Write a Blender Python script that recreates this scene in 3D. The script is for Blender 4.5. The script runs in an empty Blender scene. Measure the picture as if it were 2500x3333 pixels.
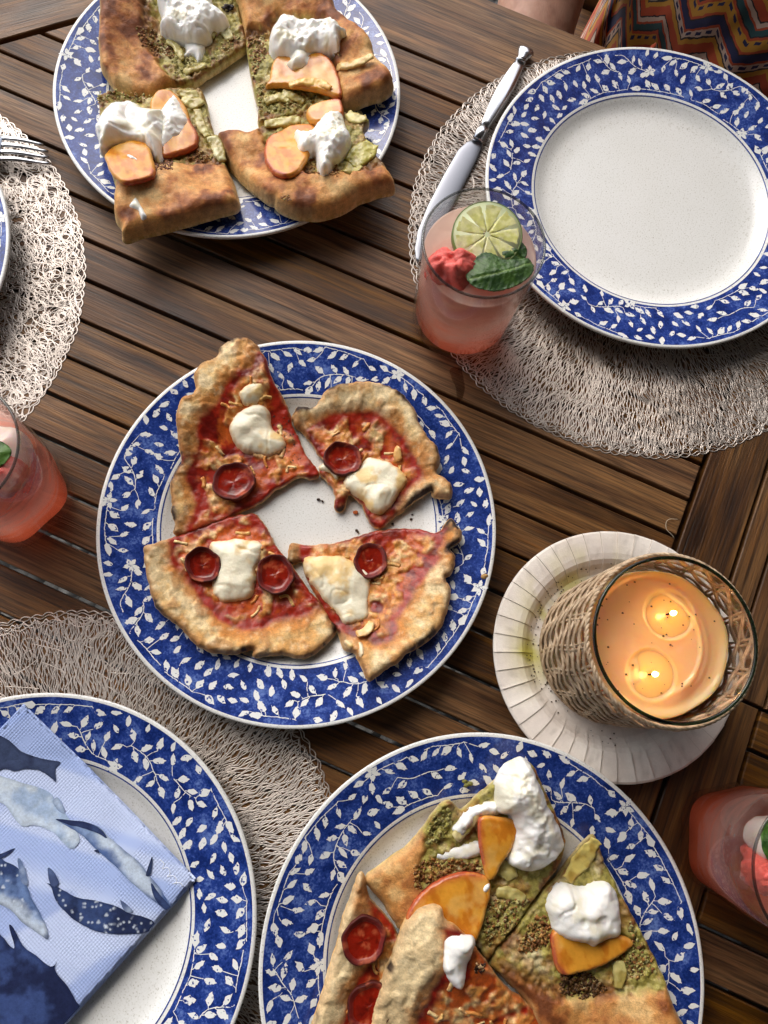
import bpy, bmesh, math, random
import numpy as np
from mathutils import Vector, Matrix
from mathutils.geometry import delaunay_2d_cdt
random.seed(7); rng = np.random.default_rng(7)
TZ = 0.74                                   # height of the table top over the ground
# ------------------------------------------------------------------ camera
S = bpy.context.scene; COL = S.collection
F, CX, CY, HC = 2469.8, 1250.0, 1666.5, 0.5257
RM = np.array([[0.99854339, 0.01290517, 0.05238853], [0.0, -0.97097385, 0.23918566], [0.05395463, -0.23883726, -0.96955952]])
cd = bpy.data.cameras.new('camera'); cam = bpy.data.objects.new('camera', cd); COL.objects.link(cam)
cd.sensor_fit = 'VERTICAL'; cd.sensor_height = 36; cd.lens = 36 * F / 3333; cd.clip_start = .01; cd.clip_end = 400
cam.matrix_world = Matrix(((RM[0, 0], -RM[0, 1], -RM[0, 2], 0), (RM[1, 0], -RM[1, 1], -RM[1, 2], 0), (RM[2, 0], -RM[2, 1], -RM[2, 2], TZ + HC), (0, 0, 0, 1)))
S.camera = cam
# ------------------------------------------------------------------ world, sun, exposure
SUN_EL, SUN_AZ = math.radians(44), math.radians(118)      # azimuth measured from +x, counter-clockwise
w = bpy.data.worlds.new('World'); S.world = w; w.use_nodes = True
wn = w.node_tree.nodes; wl = w.node_tree.links
sky = wn.new('ShaderNodeTexSky'); sky.sky_type = 'NISHITA'; sky.sun_disc = False
sky.sun_elevation = SUN_EL; sky.sun_rotation = math.radians(90) - SUN_AZ; sky.dust_density = 4; sky.air_density = 1.0
hs = wn.new('ShaderNodeHueSaturation'); hs.inputs['Saturation'].default_value = .5
wl.new(sky.outputs[0], hs.inputs['Color']); wl.new(hs.outputs[0], wn['Background'].inputs[0]); wn['Background'].inputs[1].default_value = .15
sd = bpy.data.lights.new('sun', 'SUN'); sd.energy = 0.5; sd.angle = math.radians(85); sd.color = (1, .98, .95)
so = bpy.data.objects.new('sun', sd); COL.objects.link(so)
sdir = Vector((math.cos(SUN_EL) * math.cos(SUN_AZ), math.cos(SUN_EL) * math.sin(SUN_AZ), math.sin(SUN_EL)))
so.rotation_euler = sdir.to_track_quat('Z', 'Y').to_euler(); so.location = sdir * 6
S.view_settings.view_transform = 'Standard'; S.view_settings.look = 'None'; S.view_settings.exposure = 0.80; S.view_settings.gamma = 1
S.cycles.max_bounces = 12; S.cycles.transmission_bounces = 10; S.cycles.transparent_max_bounces = 12
S.cycles.caustics_reflective = False; S.cycles.caustics_refractive = False; S.cycles.use_denoising = True
S.cycles.sample_clamp_indirect = 6
# ------------------------------------------------------------------ pixels to points (target pixel -> point at height z over the table)
def P(px, py, z=0.0):
    v = RM @ np.array([px - CX, py - CY, F]); t = (z - HC) / v[2]
    return np.array([v[0] * t, v[1] * t])
ZO = {'Q1': (0, 0, 1.3272), 'Q2': (1250, 0, 1.3272), 'Q3': (0, 1667, 1.3272), 'Q4': (1250, 1667, 1.3272),
      'Z1': (0, 0, 1.2289), 'Z3': (400, 1050, 1.3272), 'Z5': (800, 2350, .9759), 'R4': (1200, 0, 2.37)}
def Z(k, pts):
    o = ZO[k]; return [(o[0] + x / o[2], o[1] + y / o[2]) for x, y in pts]
def W(k, pts, zf):
    """zoom pixels -> world xy, height given by number or function of xy"""
    out = []
    for a, b in Z(k, pts):
        if callable(zf):
            z = .02
            for _ in range(5):
                q = P(a, b, z); z = float(zf(np.array([q[0]]), np.array([q[1]]))[0])
            out.append(P(a, b, z))
        else: out.append(P(a, b, zf))
    return np.array(out)
# ------------------------------------------------------------------ numeric helpers
def _h(ix, iy, s):
    n = (ix.astype(np.int64) * 374761393 + iy.astype(np.int64) * 668265263 + s * 1442695041) & 0xffffffff
    n = ((n ^ (n >> 13)) * 1274126177) & 0xffffffff
    return ((n ^ (n >> 16)) & 0xffff) / 65535.0
def vn(x, y, s):
    ix, iy = np.floor(x), np.floor(y); fx, fy = x - ix, y - iy
    fx = fx * fx * fx * (fx * (fx * 6 - 15) + 10); fy = fy * fy * fy * (fy * (fy * 6 - 15) + 10)
    a, b, c, d = _h(ix, iy, s), _h(ix + 1, iy, s), _h(ix, iy + 1, s), _h(ix + 1, iy + 1, s)
    return (a + (b - a) * fx) * (1 - fy) + (c + (d - c) * fx) * fy
def fbm(x, y, size, s=0, o=4):
    """noise in -1..1, size = feature size in metres"""
    t = 0; a = 1; n = 0; f = 1 / size
    for i in range(o):
        t = t + a * (vn(x * f + 17.3 * i, y * f - 9.1 * i, s + i) * 2 - 1); n += a; a *= .5; f *= 2.03
    return t / n * 1.5
def ss(a, b, x):
    t = np.clip((x - a) / (b - a), 0, 1); return t * t * (3 - 2 * t)
def segdist(x, y, poly, closed=True):
    p = np.asarray(poly); q = np.roll(p, -1, 0)
    if not closed: p, q = p[:-1], q[:-1]
    out = np.full(x.shape, 1e9)
    for i in range(len(p)):
        ax, ay = p[i]; bx, by = q[i]; dx, dy = bx - ax, by - ay; L = dx * dx + dy * dy + 1e-18
        t = np.clip(((x - ax) * dx + (y - ay) * dy) / L, 0, 1)
        out = np.minimum(out, (x - ax - t * dx) ** 2 + (y - ay - t * dy) ** 2)
    return np.sqrt(out)
def inside(x, y, poly):
    p = np.asarray(poly); c = np.zeros(x.shape, bool); j = len(p) - 1
    for i in range(len(p)):
        xi, yi = p[i]; xj, yj = p[j]
        if yi != yj: c ^= ((yi > y) != (yj > y)) & (x < (xj - xi) * (y - yi) / (yj - yi) + xi)
        j = i
    return c
def sdist(x, y, poly):
    d = segdist(x, y, poly); return np.where(inside(x, y, poly), d, -d)
def smooth_loop(pts, sp, closed=True, rough=0, seed=0, tens=.5):
    """Catmull-Rom through points, resampled at spacing sp"""
    p = np.asarray(pts, float); n = len(p); out = []
    R = range(n if closed else n - 1)
    for i in R:
        if closed: a, b, c, d = p[i - 1], p[i], p[(i + 1) % n], p[(i + 2) % n]
        else: a, b, c, d = p[max(i - 1, 0)], p[i], p[i + 1], p[min(i + 2, n - 1)]
        t = np.linspace(0, 1, 12, endpoint=False)[:, None]
        out.append(b + t * tens * (c - a) + t ** 2 * (2 * tens * a + (tens - 3) * b + (3 - 2 * tens) * c - tens * d) + t ** 3 * (-tens * a + (2 - tens) * b + (tens - 2) * c + tens * d))
    q = np.concatenate(out)
    if closed: q = np.vstack([q, q[:1]])
    else: q = np.vstack([q, p[-1:]])
    L = np.r_[0, np.cumsum(np.hypot(*np.diff(q, axis=0).T))]
    m = max(int(L[-1] / sp), 8)
    u = np.linspace(0, L[-1], m, endpoint=not closed)
    r = np.c_[np.interp(u, L, q[:, 0]), np.interp(u, L, q[:, 1])]
    if rough:
        tn = np.roll(r, -1, 0) - np.roll(r, 1, 0); tn /= np.linalg.norm(tn, axis=1)[:, None] + 1e-12
        nn = np.c_[tn[:, 1], -tn[:, 0]]
        r = r + nn * (rough * fbm(r[:, 0], r[:, 1], .012, seed) + .5 * rough * fbm(r[:, 0], r[:, 1], .004, seed + 9))[:, None]
    return r
def srgb(*c):
    c = np.array(c) / 255.0; return np.where(c < .04045, c / 12.92, ((c + .055) / 1.055) ** 2.4)
def mix(a, b, t):
    t = np.asarray(t)[..., None]; return a * (1 - t) + b * t
# ------------------------------------------------------------------ object helpers
def link(o, parent=None):
    COL.objects.link(o)
    if parent: o.parent = parent
    return o
def tag(o, label=None, cat=None, group=None, kind=None):
    if label: o['label'] = label
    if cat: o['category'] = cat
    if group: o['group'] = group
    if kind: o['kind'] = kind
    return o
def thing(name, label, cat, loc=(0, 0, 0), group=None, parent=None):
    o = bpy.data.objects.new(name, None); o.empty_display_size = .02; link(o, parent); o.location = loc
    return tag(o, label, cat, group)
def obj(name, v, f, mat, parent=None, smooth=True, col=None, mi=None):
    """v are world coordinates with z measured from the table top; a parent is an Empty, only translated"""
    me = bpy.data.meshes.new(name); v = np.array(v, float).reshape(-1, 3)
    off = np.array([0, 0, TZ])
    if parent is not None:
        p = parent; acc = np.zeros(3)
        while p is not None: acc += np.array(p.location); p = p.parent
        off = off - acc
    me.from_pydata((v + off).tolist(), [], f.tolist() if isinstance(f, np.ndarray) else [list(map(int, a)) for a in f])
    for m in (mat if isinstance(mat, (list, tuple)) else [mat]): me.materials.append(m)
    if smooth: me.polygons.foreach_set('use_smooth', [True] * len(me.polygons))
    if mi is not None: me.polygons.foreach_set('material_index', mi)
    if col is not None:
        a = me.color_attributes.new('col', 'FLOAT_COLOR', 'POINT'); a.data.foreach_set('color', np.asarray(col, np.float32).ravel())
    me.update(); return link(bpy.data.objects.new(name, me), parent)
def copy_tree(o, parent=None):
    c = o.copy(); link(c, parent)
    for ch in list(o.children): copy_tree(ch, c)
    return c
def base(x, y, z=0): return (float(x), float(y), TZ + z)
class MB:
    def __init__(s): s.v = []; s.f = []
    def add(s, v, f):
        b = len(s.v); s.v += [tuple(map(float, p)) for p in v]; s.f += [tuple(int(i) + b for i in q) for q in f]
    def lathe(s, prof, c=(0, 0, 0), n=64, close=False):
        k = len(prof); v = []; f = []
        for j in range(n):
            a = 2 * math.pi * j / n
            for r, z in prof: v.append((c[0] + r * math.cos(a), c[1] + r * math.sin(a), c[2] + z))
        for j in range(n):
            for i in range(k - 1 + (1 if close else 0)):
                f.append((j * k + i, ((j + 1) % n) * k + i, ((j + 1) % n) * k + (i + 1) % k, j * k + (i + 1) % k))
        s.add(v, f); return s
    def tube(s, pts, r, n=6, closed=False, flat=1.0):
        pts = np.asarray(pts, float); m = len(pts); rr = np.broadcast_to(np.asarray(r, float), (m,))
        t = np.gradient(pts, axis=0) if not closed else np.roll(pts, -1, 0) - np.roll(pts, 1, 0)
        t /= np.linalg.norm(t, axis=1)[:, None] + 1e-12
        up = np.array([0, 0, 1.0]); sd = np.cross(t, up); L = np.linalg.norm(sd, axis=1)[:, None]
        sd = np.where(L < 1e-3, np.array([1.0, 0, 0]), sd / np.maximum(L, 1e-9)); uu = np.cross(sd, t)
        v = []
        for j in range(n):
            a = 2 * math.pi * j / n; v.append(pts + (sd * math.cos(a) + uu * math.sin(a) * flat) * rr[:, None])
        v = np.stack(v, 1).reshape(-1, 3); f = []
        for i in range(m if closed else m - 1):
            for j in range(n):
                i2 = (i + 1) % m; f.append((i * n + j, i * n + (j + 1) % n, i2 * n + (j + 1) % n, i2 * n + j))
        if not closed: f += [tuple(range(n))[::-1], tuple((m - 1) * n + j for j in range(n))]
        s.add(v, f); return s
    def prism(s, poly, z0, z1, bev=0.0):
        """polygon (counter-clockwise) extruded from z0 to z1 with a small chamfer on top"""
        p = np.asarray(poly, float); n = len(p)
        if bev:
            e = np.roll(p, -1, 0) - p; e /= np.linalg.norm(e, axis=1)[:, None]; nn = np.c_[-e[:, 1], e[:, 0]]; pn = np.roll(nn, 1, 0)
            b = nn + pn; b /= np.maximum((b * nn).sum(1), .35)[:, None]
            q = p + b * bev
            v = [(*a, z0) for a in p] + [(*a, z1 - bev) for a in p] + [(*a, z1) for a in q]; k = 3
        else: v = [(*a, z0) for a in p] + [(*a, z1) for a in p]; k = 2
        f = [tuple(range(n))[::-1], tuple((k - 1) * n + i for i in range(n))]
        for l in range(k - 1):
            for i in range(n): f.append((l * n + i, l * n + (i + 1) % n, (l + 1) * n + (i + 1) % n, (l + 1) * n + i))
        s.add(v, f); return s
    def box(s, c, d, rz=0):
        x, y, z = np.array(d) / 2; ca, sa = math.cos(rz), math.sin(rz)
        q = [(c[0] + a * ca - b * sa, c[1] + a * sa + b * ca) for a, b in ((-x, -y), (x, -y), (x, y), (-x, y))]
        return s.prism(q, c[2] - z, c[2] + z)
    def build(s, name, mat, parent=None, smooth=False): return obj(name, s.v, s.f, mat, parent, smooth)
def slab(name, parent, loop, topf, botf, colf, mat, sp=.0011, wall=3, bulge=0.0, closed=True):
    """solid piece: outline loop (already resampled), top z = topf(x,y,d), bottom z = botf(x,y); colf(x,y,d,wall 0..1) -> rgba"""
    loop = np.asarray(loop); n = len(loop)
    if ((loop[:, 0] * np.roll(loop[:, 1], -1)) - (np.roll(loop[:, 0], -1) * loop[:, 1])).sum() < 0: loop = loop[::-1]
    lo, hi = loop.min(0), loop.max(0); h = sp * .866
    gy, gx = np.mgrid[lo[1]:hi[1]:h, lo[0]:hi[0]:sp]
    gx = gx + (np.arange(gx.shape[0]) % 2)[:, None] * sp * .5
    g = np.c_[gx.ravel(), gy.ravel()]; g = g + rng.uniform(-.18, .18, g.shape) * sp
    k = inside(g[:, 0], g[:, 1], loop); g = g[k]
    k = segdist(g[:, 0], g[:, 1], loop) > sp * .55; g = g[k]
    pts = np.vstack([loop, g])
    r = delaunay_2d_cdt([Vector(p) for p in pts], [(i, (i + 1) % n) for i in range(n)], [], 1, 1e-9)
    v2 = np.array([tuple(p) for p in r[0]]); tri = [t for t in r[2]]
    x, y = v2[:, 0], v2[:, 1]; d = segdist(x, y, loop)
    zt = topf(x, y, d); V = [np.c_[x, y, zt]]; C = [colf(x, y, d, np.zeros_like(x))]
    Fc = [tuple(t) for t in tri]
    # orientation
    a, b, c = v2[tri[0][0]], v2[tri[0][1]], v2[tri[0][2]]
    if (b[0] - a[0]) * (c[1] - a[1]) - (b[1] - a[1]) * (c[0] - a[0]) < 0: Fc = [t[::-1] for t in Fc]
    if closed:
        lx, ly = loop[:, 0], loop[:, 1]; z0 = np.zeros(n); zt_l = topf(lx, ly, z0); zb = botf(lx, ly)
        tn = np.roll(loop, -1, 0) - np.roll(loop, 1, 0); tn /= np.linalg.norm(tn, axis=1)[:, None] + 1e-12; nn = np.c_[tn[:, 1], -tn[:, 0]]
        # map loop vertices to output vertices (CDT keeps input order)
        base_i = len(x); ring = [list(range(n))]
        for wv in range(1, wall + 1):
            u = wv / wall; q = loop + nn * (bulge * math.sin(math.pi * min(u * 1.0, 1)) - (.0012 * u if u == 1 else 0))
            V.append(np.c_[q, zt_l * (1 - u) + zb * u]); C.append(colf(lx, ly, z0, np.full(n, u)))
            ring.append(list(range(base_i, base_i + n))); base_i += n
        for a_, b_ in zip(ring[:-1], ring[1:]):
            for i in range(n):
                j = (i + 1) % n; Fc.append((a_[j], a_[i], b_[i], b_[j]))
        # underside follows the bottom function (inner points reuse the top's triangles)
        ni = len(x) - n; V.append(np.c_[x[n:], y[n:], botf(x[n:], y[n:])]); C.append(colf(x[n:], y[n:], d[n:], np.ones(ni)))
        tops = Fc[:len(tri)]; mp_ = lambda i: ring[-1][i] if i < n else base_i + i - n
        Fc += [tuple(mp_(i) for i in t[::-1]) for t in tops]
    V = np.vstack(V); C = np.vstack(C)
    return obj(name, V, Fc, mat, parent, True, C)
# ------------------------------------------------------------------ materials
def newmat(name):
    m = bpy.data.materials.new(name); m.use_nodes = True; return m, m.node_tree, m.node_tree.nodes['Principled BSDF']
def nd(nt, typ, ins=None, **pr):
    n = nt.nodes.new('ShaderNode' + {'Noise': 'TexNoise', 'Voronoi': 'TexVoronoi'}.get(typ, typ))
    for k, v in pr.items(): setattr(n, k, v)
    for k, v in (ins or {}).items():
        if isinstance(v, bpy.types.NodeSocket): nt.links.new(v, n.inputs[k])
        else: n.inputs[k].default_value = v
    return n
def ramp(nt, fac, stops, interp='LINEAR'):
    r = nd(nt, 'ValToRGB', {'Fac': fac}); e = r.color_ramp; e.interpolation = interp
    while len(e.elements) < len(stops): e.elements.new(.5)
    for el, (p, c) in zip(e.elements, stops): el.position = p; el.color = (*c, 1) if len(c) == 3 else c
    return r.outputs['Color']
def put(nt, b, **k):
    for n, v in k.items():
        n = n.replace('_', ' ')
        if isinstance(v, bpy.types.NodeSocket): nt.links.new(v, b.inputs[n])
        else: b.inputs[n].default_value = (*v, 1) if n in ('Base Color', 'Emission Color') and len(v) == 3 else v
def bump(nt, b, h, dist=.001, st=1.0):
    n = nd(nt, 'Bump', {'Height': h, 'Distance': dist, 'Strength': st}); nt.links.new(n.outputs[0], b.inputs['Normal']); return n
def mx(nt, a, b, f, typ='MIX'):
    n = nd(nt, 'Mix', data_type='RGBA', blend_type=typ)
    for i, v in ((0, f), (6, a), (7, b)):
        if isinstance(v, bpy.types.NodeSocket): nt.links.new(v, n.inputs[i])
        else: n.inputs[i].default_value = (*v, 1) if i > 0 and len(v) == 3 else v
    return n.outputs[2]
def mt(nt, op, a, b=0.0, c=None):
    n = nd(nt, 'Math', operation=op)
    for i, v in enumerate((a, b) if c is None else (a, b, c)):
        if isinstance(v, bpy.types.NodeSocket): nt.links.new(v, n.inputs[i])
        else: n.inputs[i].default_value = v
    return n.outputs[0]
def flat(name, c, rough=.5, **k):
    m, nt, b = newmat(name); put(nt, b, Base_Color=tuple(c), Roughness=rough, **k); return m
PHI = -.4162; TV = np.array([math.cos(PHI), math.sin(PHI)]); NV = np.array([math.sin(PHI), -math.cos(PHI)])
def ts(t, s): return TV * t + NV * s
def wood(name, rot, tint=1.0, wet=0):
    m, nt, b = newmat(name); g = nd(nt, 'NewGeometry'); oi = nd(nt, 'ObjectInfo')
    mp = nd(nt, 'Mapping', {'Vector': g.outputs['Position'], 'Rotation': (0, 0, -rot)})
    off = nd(nt, 'CombineXYZ', {'X': mt(nt, 'MULTIPLY', oi.outputs['Random'], 13.0), 'Y': mt(nt, 'MULTIPLY', oi.outputs['Random'], 7.0), 'Z': 0.0})
    ad = nd(nt, 'VectorMath', {0: mp.outputs[0], 1: off.outputs[0]}, operation='ADD').outputs[0]
    fine = nd(nt, 'Noise', {'Vector': nd(nt, 'Mapping', {'Vector': ad, 'Scale': (26, 620, 90)}).outputs[0], 'Scale': 1.0, 'Detail': 5.0, 'Roughness': .6}).outputs['Fac']
    wd = nd(nt, 'Noise', {'Vector': nd(nt, 'Mapping', {'Vector': ad, 'Scale': (3.5, 34, 8)}).outputs[0], 'Scale': 1.0, 'Detail': 4.0, 'Distortion': 1.3}).outputs['Fac']
    band = nd(nt, 'Noise', {'Vector': nd(nt, 'Mapping', {'Vector': ad, 'Scale': (2.4, 130, 20)}).outputs[0], 'Scale': 1.0, 'Detail': 3.0, 'Distortion': .6}).outputs['Fac']
    blot = nd(nt, 'Noise', {'Vector': nd(nt, 'Mapping', {'Vector': ad, 'Scale': (11, 24, 8)}).outputs[0], 'Scale': 1.0, 'Detail': 3.0}).outputs['Fac']
    c = ramp(nt, wd, [(.28, (.052, .021, .008)), (.44, (.120, .057, .024)), (.58, (.182, .098, .045)), (.75, (.134, .058, .022))])
    c = mx(nt, c, ramp(nt, band, [(.3, (.45, .42, .4)), (.55, (1, 1, 1)), (.8, (1.25, 1.2, 1.12))]), .75, 'MULTIPLY')
    c = mx(nt, c, ramp(nt, fine, [(.34, (.16, .14, .13)), (.5, (.92, .92, .92)), (.68, (1.5, 1.45, 1.35))]), .72, 'MULTIPLY')
    mid = nd(nt, 'Noise', {'Vector': nd(nt, 'Mapping', {'Vector': ad, 'Scale': (7, 300, 40)}).outputs[0], 'Scale': 1.0, 'Detail': 3.0, 'Roughness': .6, 'Distortion': .4}).outputs['Fac']
    c = mx(nt, c, ramp(nt, mid, [(.34, (.40, .37, .35)), (.50, (1, 1, 1)), (.70, (1.25, 1.22, 1.16))]), .7, 'MULTIPLY')
    c = mx(nt, c, ramp(nt, blot, [(.60, (1, 1, 1)), (.70, (.42, .40, .40))]), .8, 'MULTIPLY')
    v = nd(nt, 'MapRange', {'Value': oi.outputs['Random'], 'To Min': .70 * tint, 'To Max': 1.25 * tint}).outputs[0]
    c = mx(nt, c, nd(nt, 'CombineColor', {'Red': v, 'Green': v, 'Blue': v}).outputs[0], 1.0, 'MULTIPLY')
    hue = nd(nt, 'HueSaturation', {'Color': c, 'Saturation': nd(nt, 'MapRange', {'Value': oi.outputs['Random'], 'From Min': 0, 'From Max': 1, 'To Min': 1.3, 'To Max': 1.0}).outputs[0]})
    put(nt, b, Base_Color=hue.outputs[0], Roughness=nd(nt, 'MapRange', {'Value': blot, 'From Min': .3, 'From Max': .7, 'To Min': .62, 'To Max': .42}).outputs[0])
    b.inputs['Specular IOR Level'].default_value = .35
    bump(nt, b, mt(nt, 'ADD', fine, mt(nt, 'MULTIPLY', band, .5)), .0007, .8)
    return m
M_slat = wood('teak along the slats', PHI); M_cross = wood('teak across', PHI + math.pi / 2, .8); M_diag = wood('teak diagonal', PHI + math.radians(46))
def food_mat(name, sss=.0, bs=900, bd=.0004, spec=.5, rad=(.004, .002, .001), var=.25, sc=1.0):
    m, nt, b = newmat(name); a = nd(nt, 'VertexColor', layer_name='col'); g = nd(nt, 'NewGeometry')
    n1 = nd(nt, 'Noise', {'Vector': g.outputs['Position'], 'Scale': bs * 1.0, 'Detail': 4.0, 'Roughness': .65}).outputs['Fac']
    n2 = nd(nt, 'Noise', {'Vector': g.outputs['Position'], 'Scale': bs * .28, 'Detail': 3.0}).outputs['Fac']
    v = nd(nt, 'MapRange', {'Value': mt(nt, 'MULTIPLY', mt(nt, 'ADD', n1, n2), .5), 'From Min': .35, 'From Max': .65, 'To Min': 1 - var, 'To Max': 1 + var * .6}).outputs[0]
    c = mx(nt, a.outputs['Color'], nd(nt, 'CombineColor', {'Red': v, 'Green': v, 'Blue': v}).outputs[0], 1.0, 'MULTIPLY')
    put(nt, b, Base_Color=c, Roughness=a.outputs['Alpha'])
    b.inputs['Specular IOR Level'].default_value = spec
    if sss: b.inputs['Subsurface Weight'].default_value = sss; b.inputs['Subsurface Radius'].default_value = rad; b.inputs['Subsurface Scale'].default_value = sc
    bump(nt, b, mt(nt, 'MULTIPLY', mt(nt, 'ADD', n1, n2), nd(nt, 'MapRange', {'Value': a.outputs['Alpha'], 'From Min': .2, 'From Max': .6, 'To Min': .35, 'To Max': 1.0}).outputs[0]), bd, .9); return m
M_bread = food_mat('baked dough and toppings', .0, 900, .0006, .4, var=.34)
M_sauce = food_mat('pizza surface', .0, 850, .0006, .45, var=.32)
M_cream = food_mat('soft white cheese', .3, 520, .0007, .5, (.006, .005, .004), var=.03)
M_peach = food_mat('peach flesh', .1, 500, .0003, .5, (.006, .003, .001), var=.10)
M_meat = food_mat('cured sausage', .0, 700, .0004, .4, var=.25)
M_leaf = food_mat('mint leaf', .0, 700, .0009, .4, var=.25)
M_print = food_mat('printed tissue', .0, 700, .0002, .1, var=.25)
# plates
def mat_white():
    m, nt, b = newmat('speckled cream glaze'); g = nd(nt, 'TexCoord')
    v = nd(nt, 'Noise', {'Vector': g.outputs['Object'], 'Scale': 900.0, 'Detail': 2.0}).outputs['Fac']
    n = nd(nt, 'Noise', {'Vector': g.outputs['Object'], 'Scale': 30.0}).outputs['Fac']
    c = ramp(nt, v, [(.27, (.50, .48, .43)), (.40, (.78, .78, .75)), (.6, (.82, .82, .80))])
    c = mx(nt, c, ramp(nt, n, [(.3, (.97, .97, .96)), (.7, (1, 1, 1))]), 1.0, 'MULTIPLY')
    put(nt, b, Base_Color=c, Roughness=.16); b.inputs['Specular IOR Level'].default_value = .45; return m
def mat_blue(name, pr):
    m, nt, b = newmat(name); g = nd(nt, 'TexCoord')
    n = nd(nt, 'Noise', {'Vector': g.outputs['Object'], 'Scale': 75.0, 'Detail': 6.0, 'Roughness': .72}).outputs['Fac']
    f = nd(nt, 'Noise', {'Vector': g.outputs['Object'], 'Scale': 700.0, 'Detail': 2.0}).outputs['Fac']
    k = mt(nt, 'ADD', mt(nt, 'MULTIPLY', n, .72), mt(nt, 'MULTIPLY', f, .28))
    blue = ramp(nt, k, [(.41, (.008, .022, .135)), (.52, (.020, .050, .26)), (.65, (.13, .21, .52))])
    if pr:
        h = nd(nt, 'Noise', {'Vector': g.outputs['Object'], 'Scale': 420.0, 'Detail': 2.0}).outputs['Fac']
        blue = mx(nt, (.80, .81, .79), blue, ramp(nt, h, [(.60, (0, 0, 0)), (.66, (1, 1, 1))]))
    put(nt, b, Base_Color=blue, Roughness=.16); b.inputs['Specular IOR Level'].default_value = .5; return m
M_white, M_blue, M_leafprint = mat_white(), mat_blue('mottled cobalt glaze', 0), mat_blue('white leaf print', 1)
M_metal = flat('polished steel', (.60, .61, .64), .2, Metallic=1.0)
m, nt, b = newmat('champagne foil vinyl'); g = nd(nt, 'NewGeometry')
put(nt, b, Base_Color=ramp(nt, nd(nt, 'Noise', {'Vector': g.outputs['Position'], 'Scale': 14.0}).outputs['Fac'], [(.3, (.56, .49, .43)), (.7, (.70, .63, .57))]), Metallic=.8, Roughness=.46); M_mat = m
def glass(name, c=(1, 1, 1), rough=.015, edge=.0, opacity=0.0):
    """thin clear glass: see-through with a reflection that grows towards grazing angles"""
    m = bpy.data.materials.new(name); m.use_nodes = True; nt = m.node_tree; nt.nodes.remove(nt.nodes['Principled BSDF'])
    lw = nd(nt, 'LayerWeight', {'Blend': .5}).outputs['Facing']; f = mt(nt, 'ADD', .035, mt(nt, 'MULTIPLY', mt(nt, 'POWER', lw, 4.0), .45))
    tint = mx(nt, c, tuple(np.array(c) * (1 - edge)), mt(nt, 'POWER', lw, 3.0))
    t = nd(nt, 'BsdfTransparent', {'Color': tint}); g = nd(nt, 'BsdfGlossy', {'Color': (1, 1, 1, 1), 'Roughness': rough})
    x = nd(nt, 'MixShader', {0: f, 1: t.outputs[0], 2: g.outputs[0]}); nt.links.new(x.outputs[0], nt.nodes['Material Output'].inputs[0]); return m
M_glass = glass('clear glass', (.985, .988, .986), .015, .22)
# ================================================================== SETTING
def ground():
    m, nt, b = newmat('grey gravel'); g = nd(nt, 'NewGeometry')
    v = nd(nt, 'Voronoi', {'Vector': g.outputs['Position'], 'Scale': 38.0})
    c = mx(nt, ramp(nt, v.outputs['Color'], [(0, (.05, .05, .048)), (1, (.22, .215, .20))]), ramp(nt, v.outputs['Distance'], [(.0, (1, 1, 1)), (.6, (.25, .25, .25))]), 1.0, 'MULTIPLY')
    put(nt, b, Base_Color=c, Roughness=.9); bump(nt, b, mt(nt, 'SUBTRACT', 1.0, v.outputs['Distance']), .02, 1)
    o = obj('ground', [(-60, -60, -TZ), (60, -60, -TZ), (60, 60, -TZ), (-60, 60, -TZ)], [(0, 1, 2, 3)], m, None, False); tag(o, kind='structure')
ground()
# unseen roof and house wall, guessed and added to shade the table
def shading_porch():
    A = np.array([-.5, .866]); B = np.array([.866, .5])
    root = thing('shading_porch', 'unseen flat roof and wall, guessed and added to shade the table', 'shading_porch', (0, 0, 0))
    wm = flat('shading siding', (.14, .135, .125), .8); rm = flat('shading roof boards', (.26, .23, .20), .7)
    def quad(a0, a1, b0, b1): return [A * a0 + B * b0, A * a0 + B * b1, A * a1 + B * b1, A * a1 + B * b0][::-1]
    mb = MB(); mb.prism(quad(-1.60, -1.40, -4, 4), -TZ, 2.2); mb.build('shading_wall', wm, root)
    for i in range(26):
        b0 = -4 + i * 8 / 26
        mb = MB(); mb.prism(quad(-1.398, 1.05, b0 + .004, b0 + 8 / 26 - .004), 1.702, 1.73); mb.build('shading_roof_board', rm, root)
    for b0 in (-3.6, 3.2):
        mb = MB(); q = A * .95 + B * b0; mb.box((q[0], q[1], (1.60 - TZ) / 2), (.12, .12, 1.60 + TZ)); mb.build('post', wm, root)
    mb = MB(); mb.prism(quad(.9, 1.0, -3.9, 3.9), 1.60, 1.70); mb.build('beam', wm, root)
shading_porch()
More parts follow.
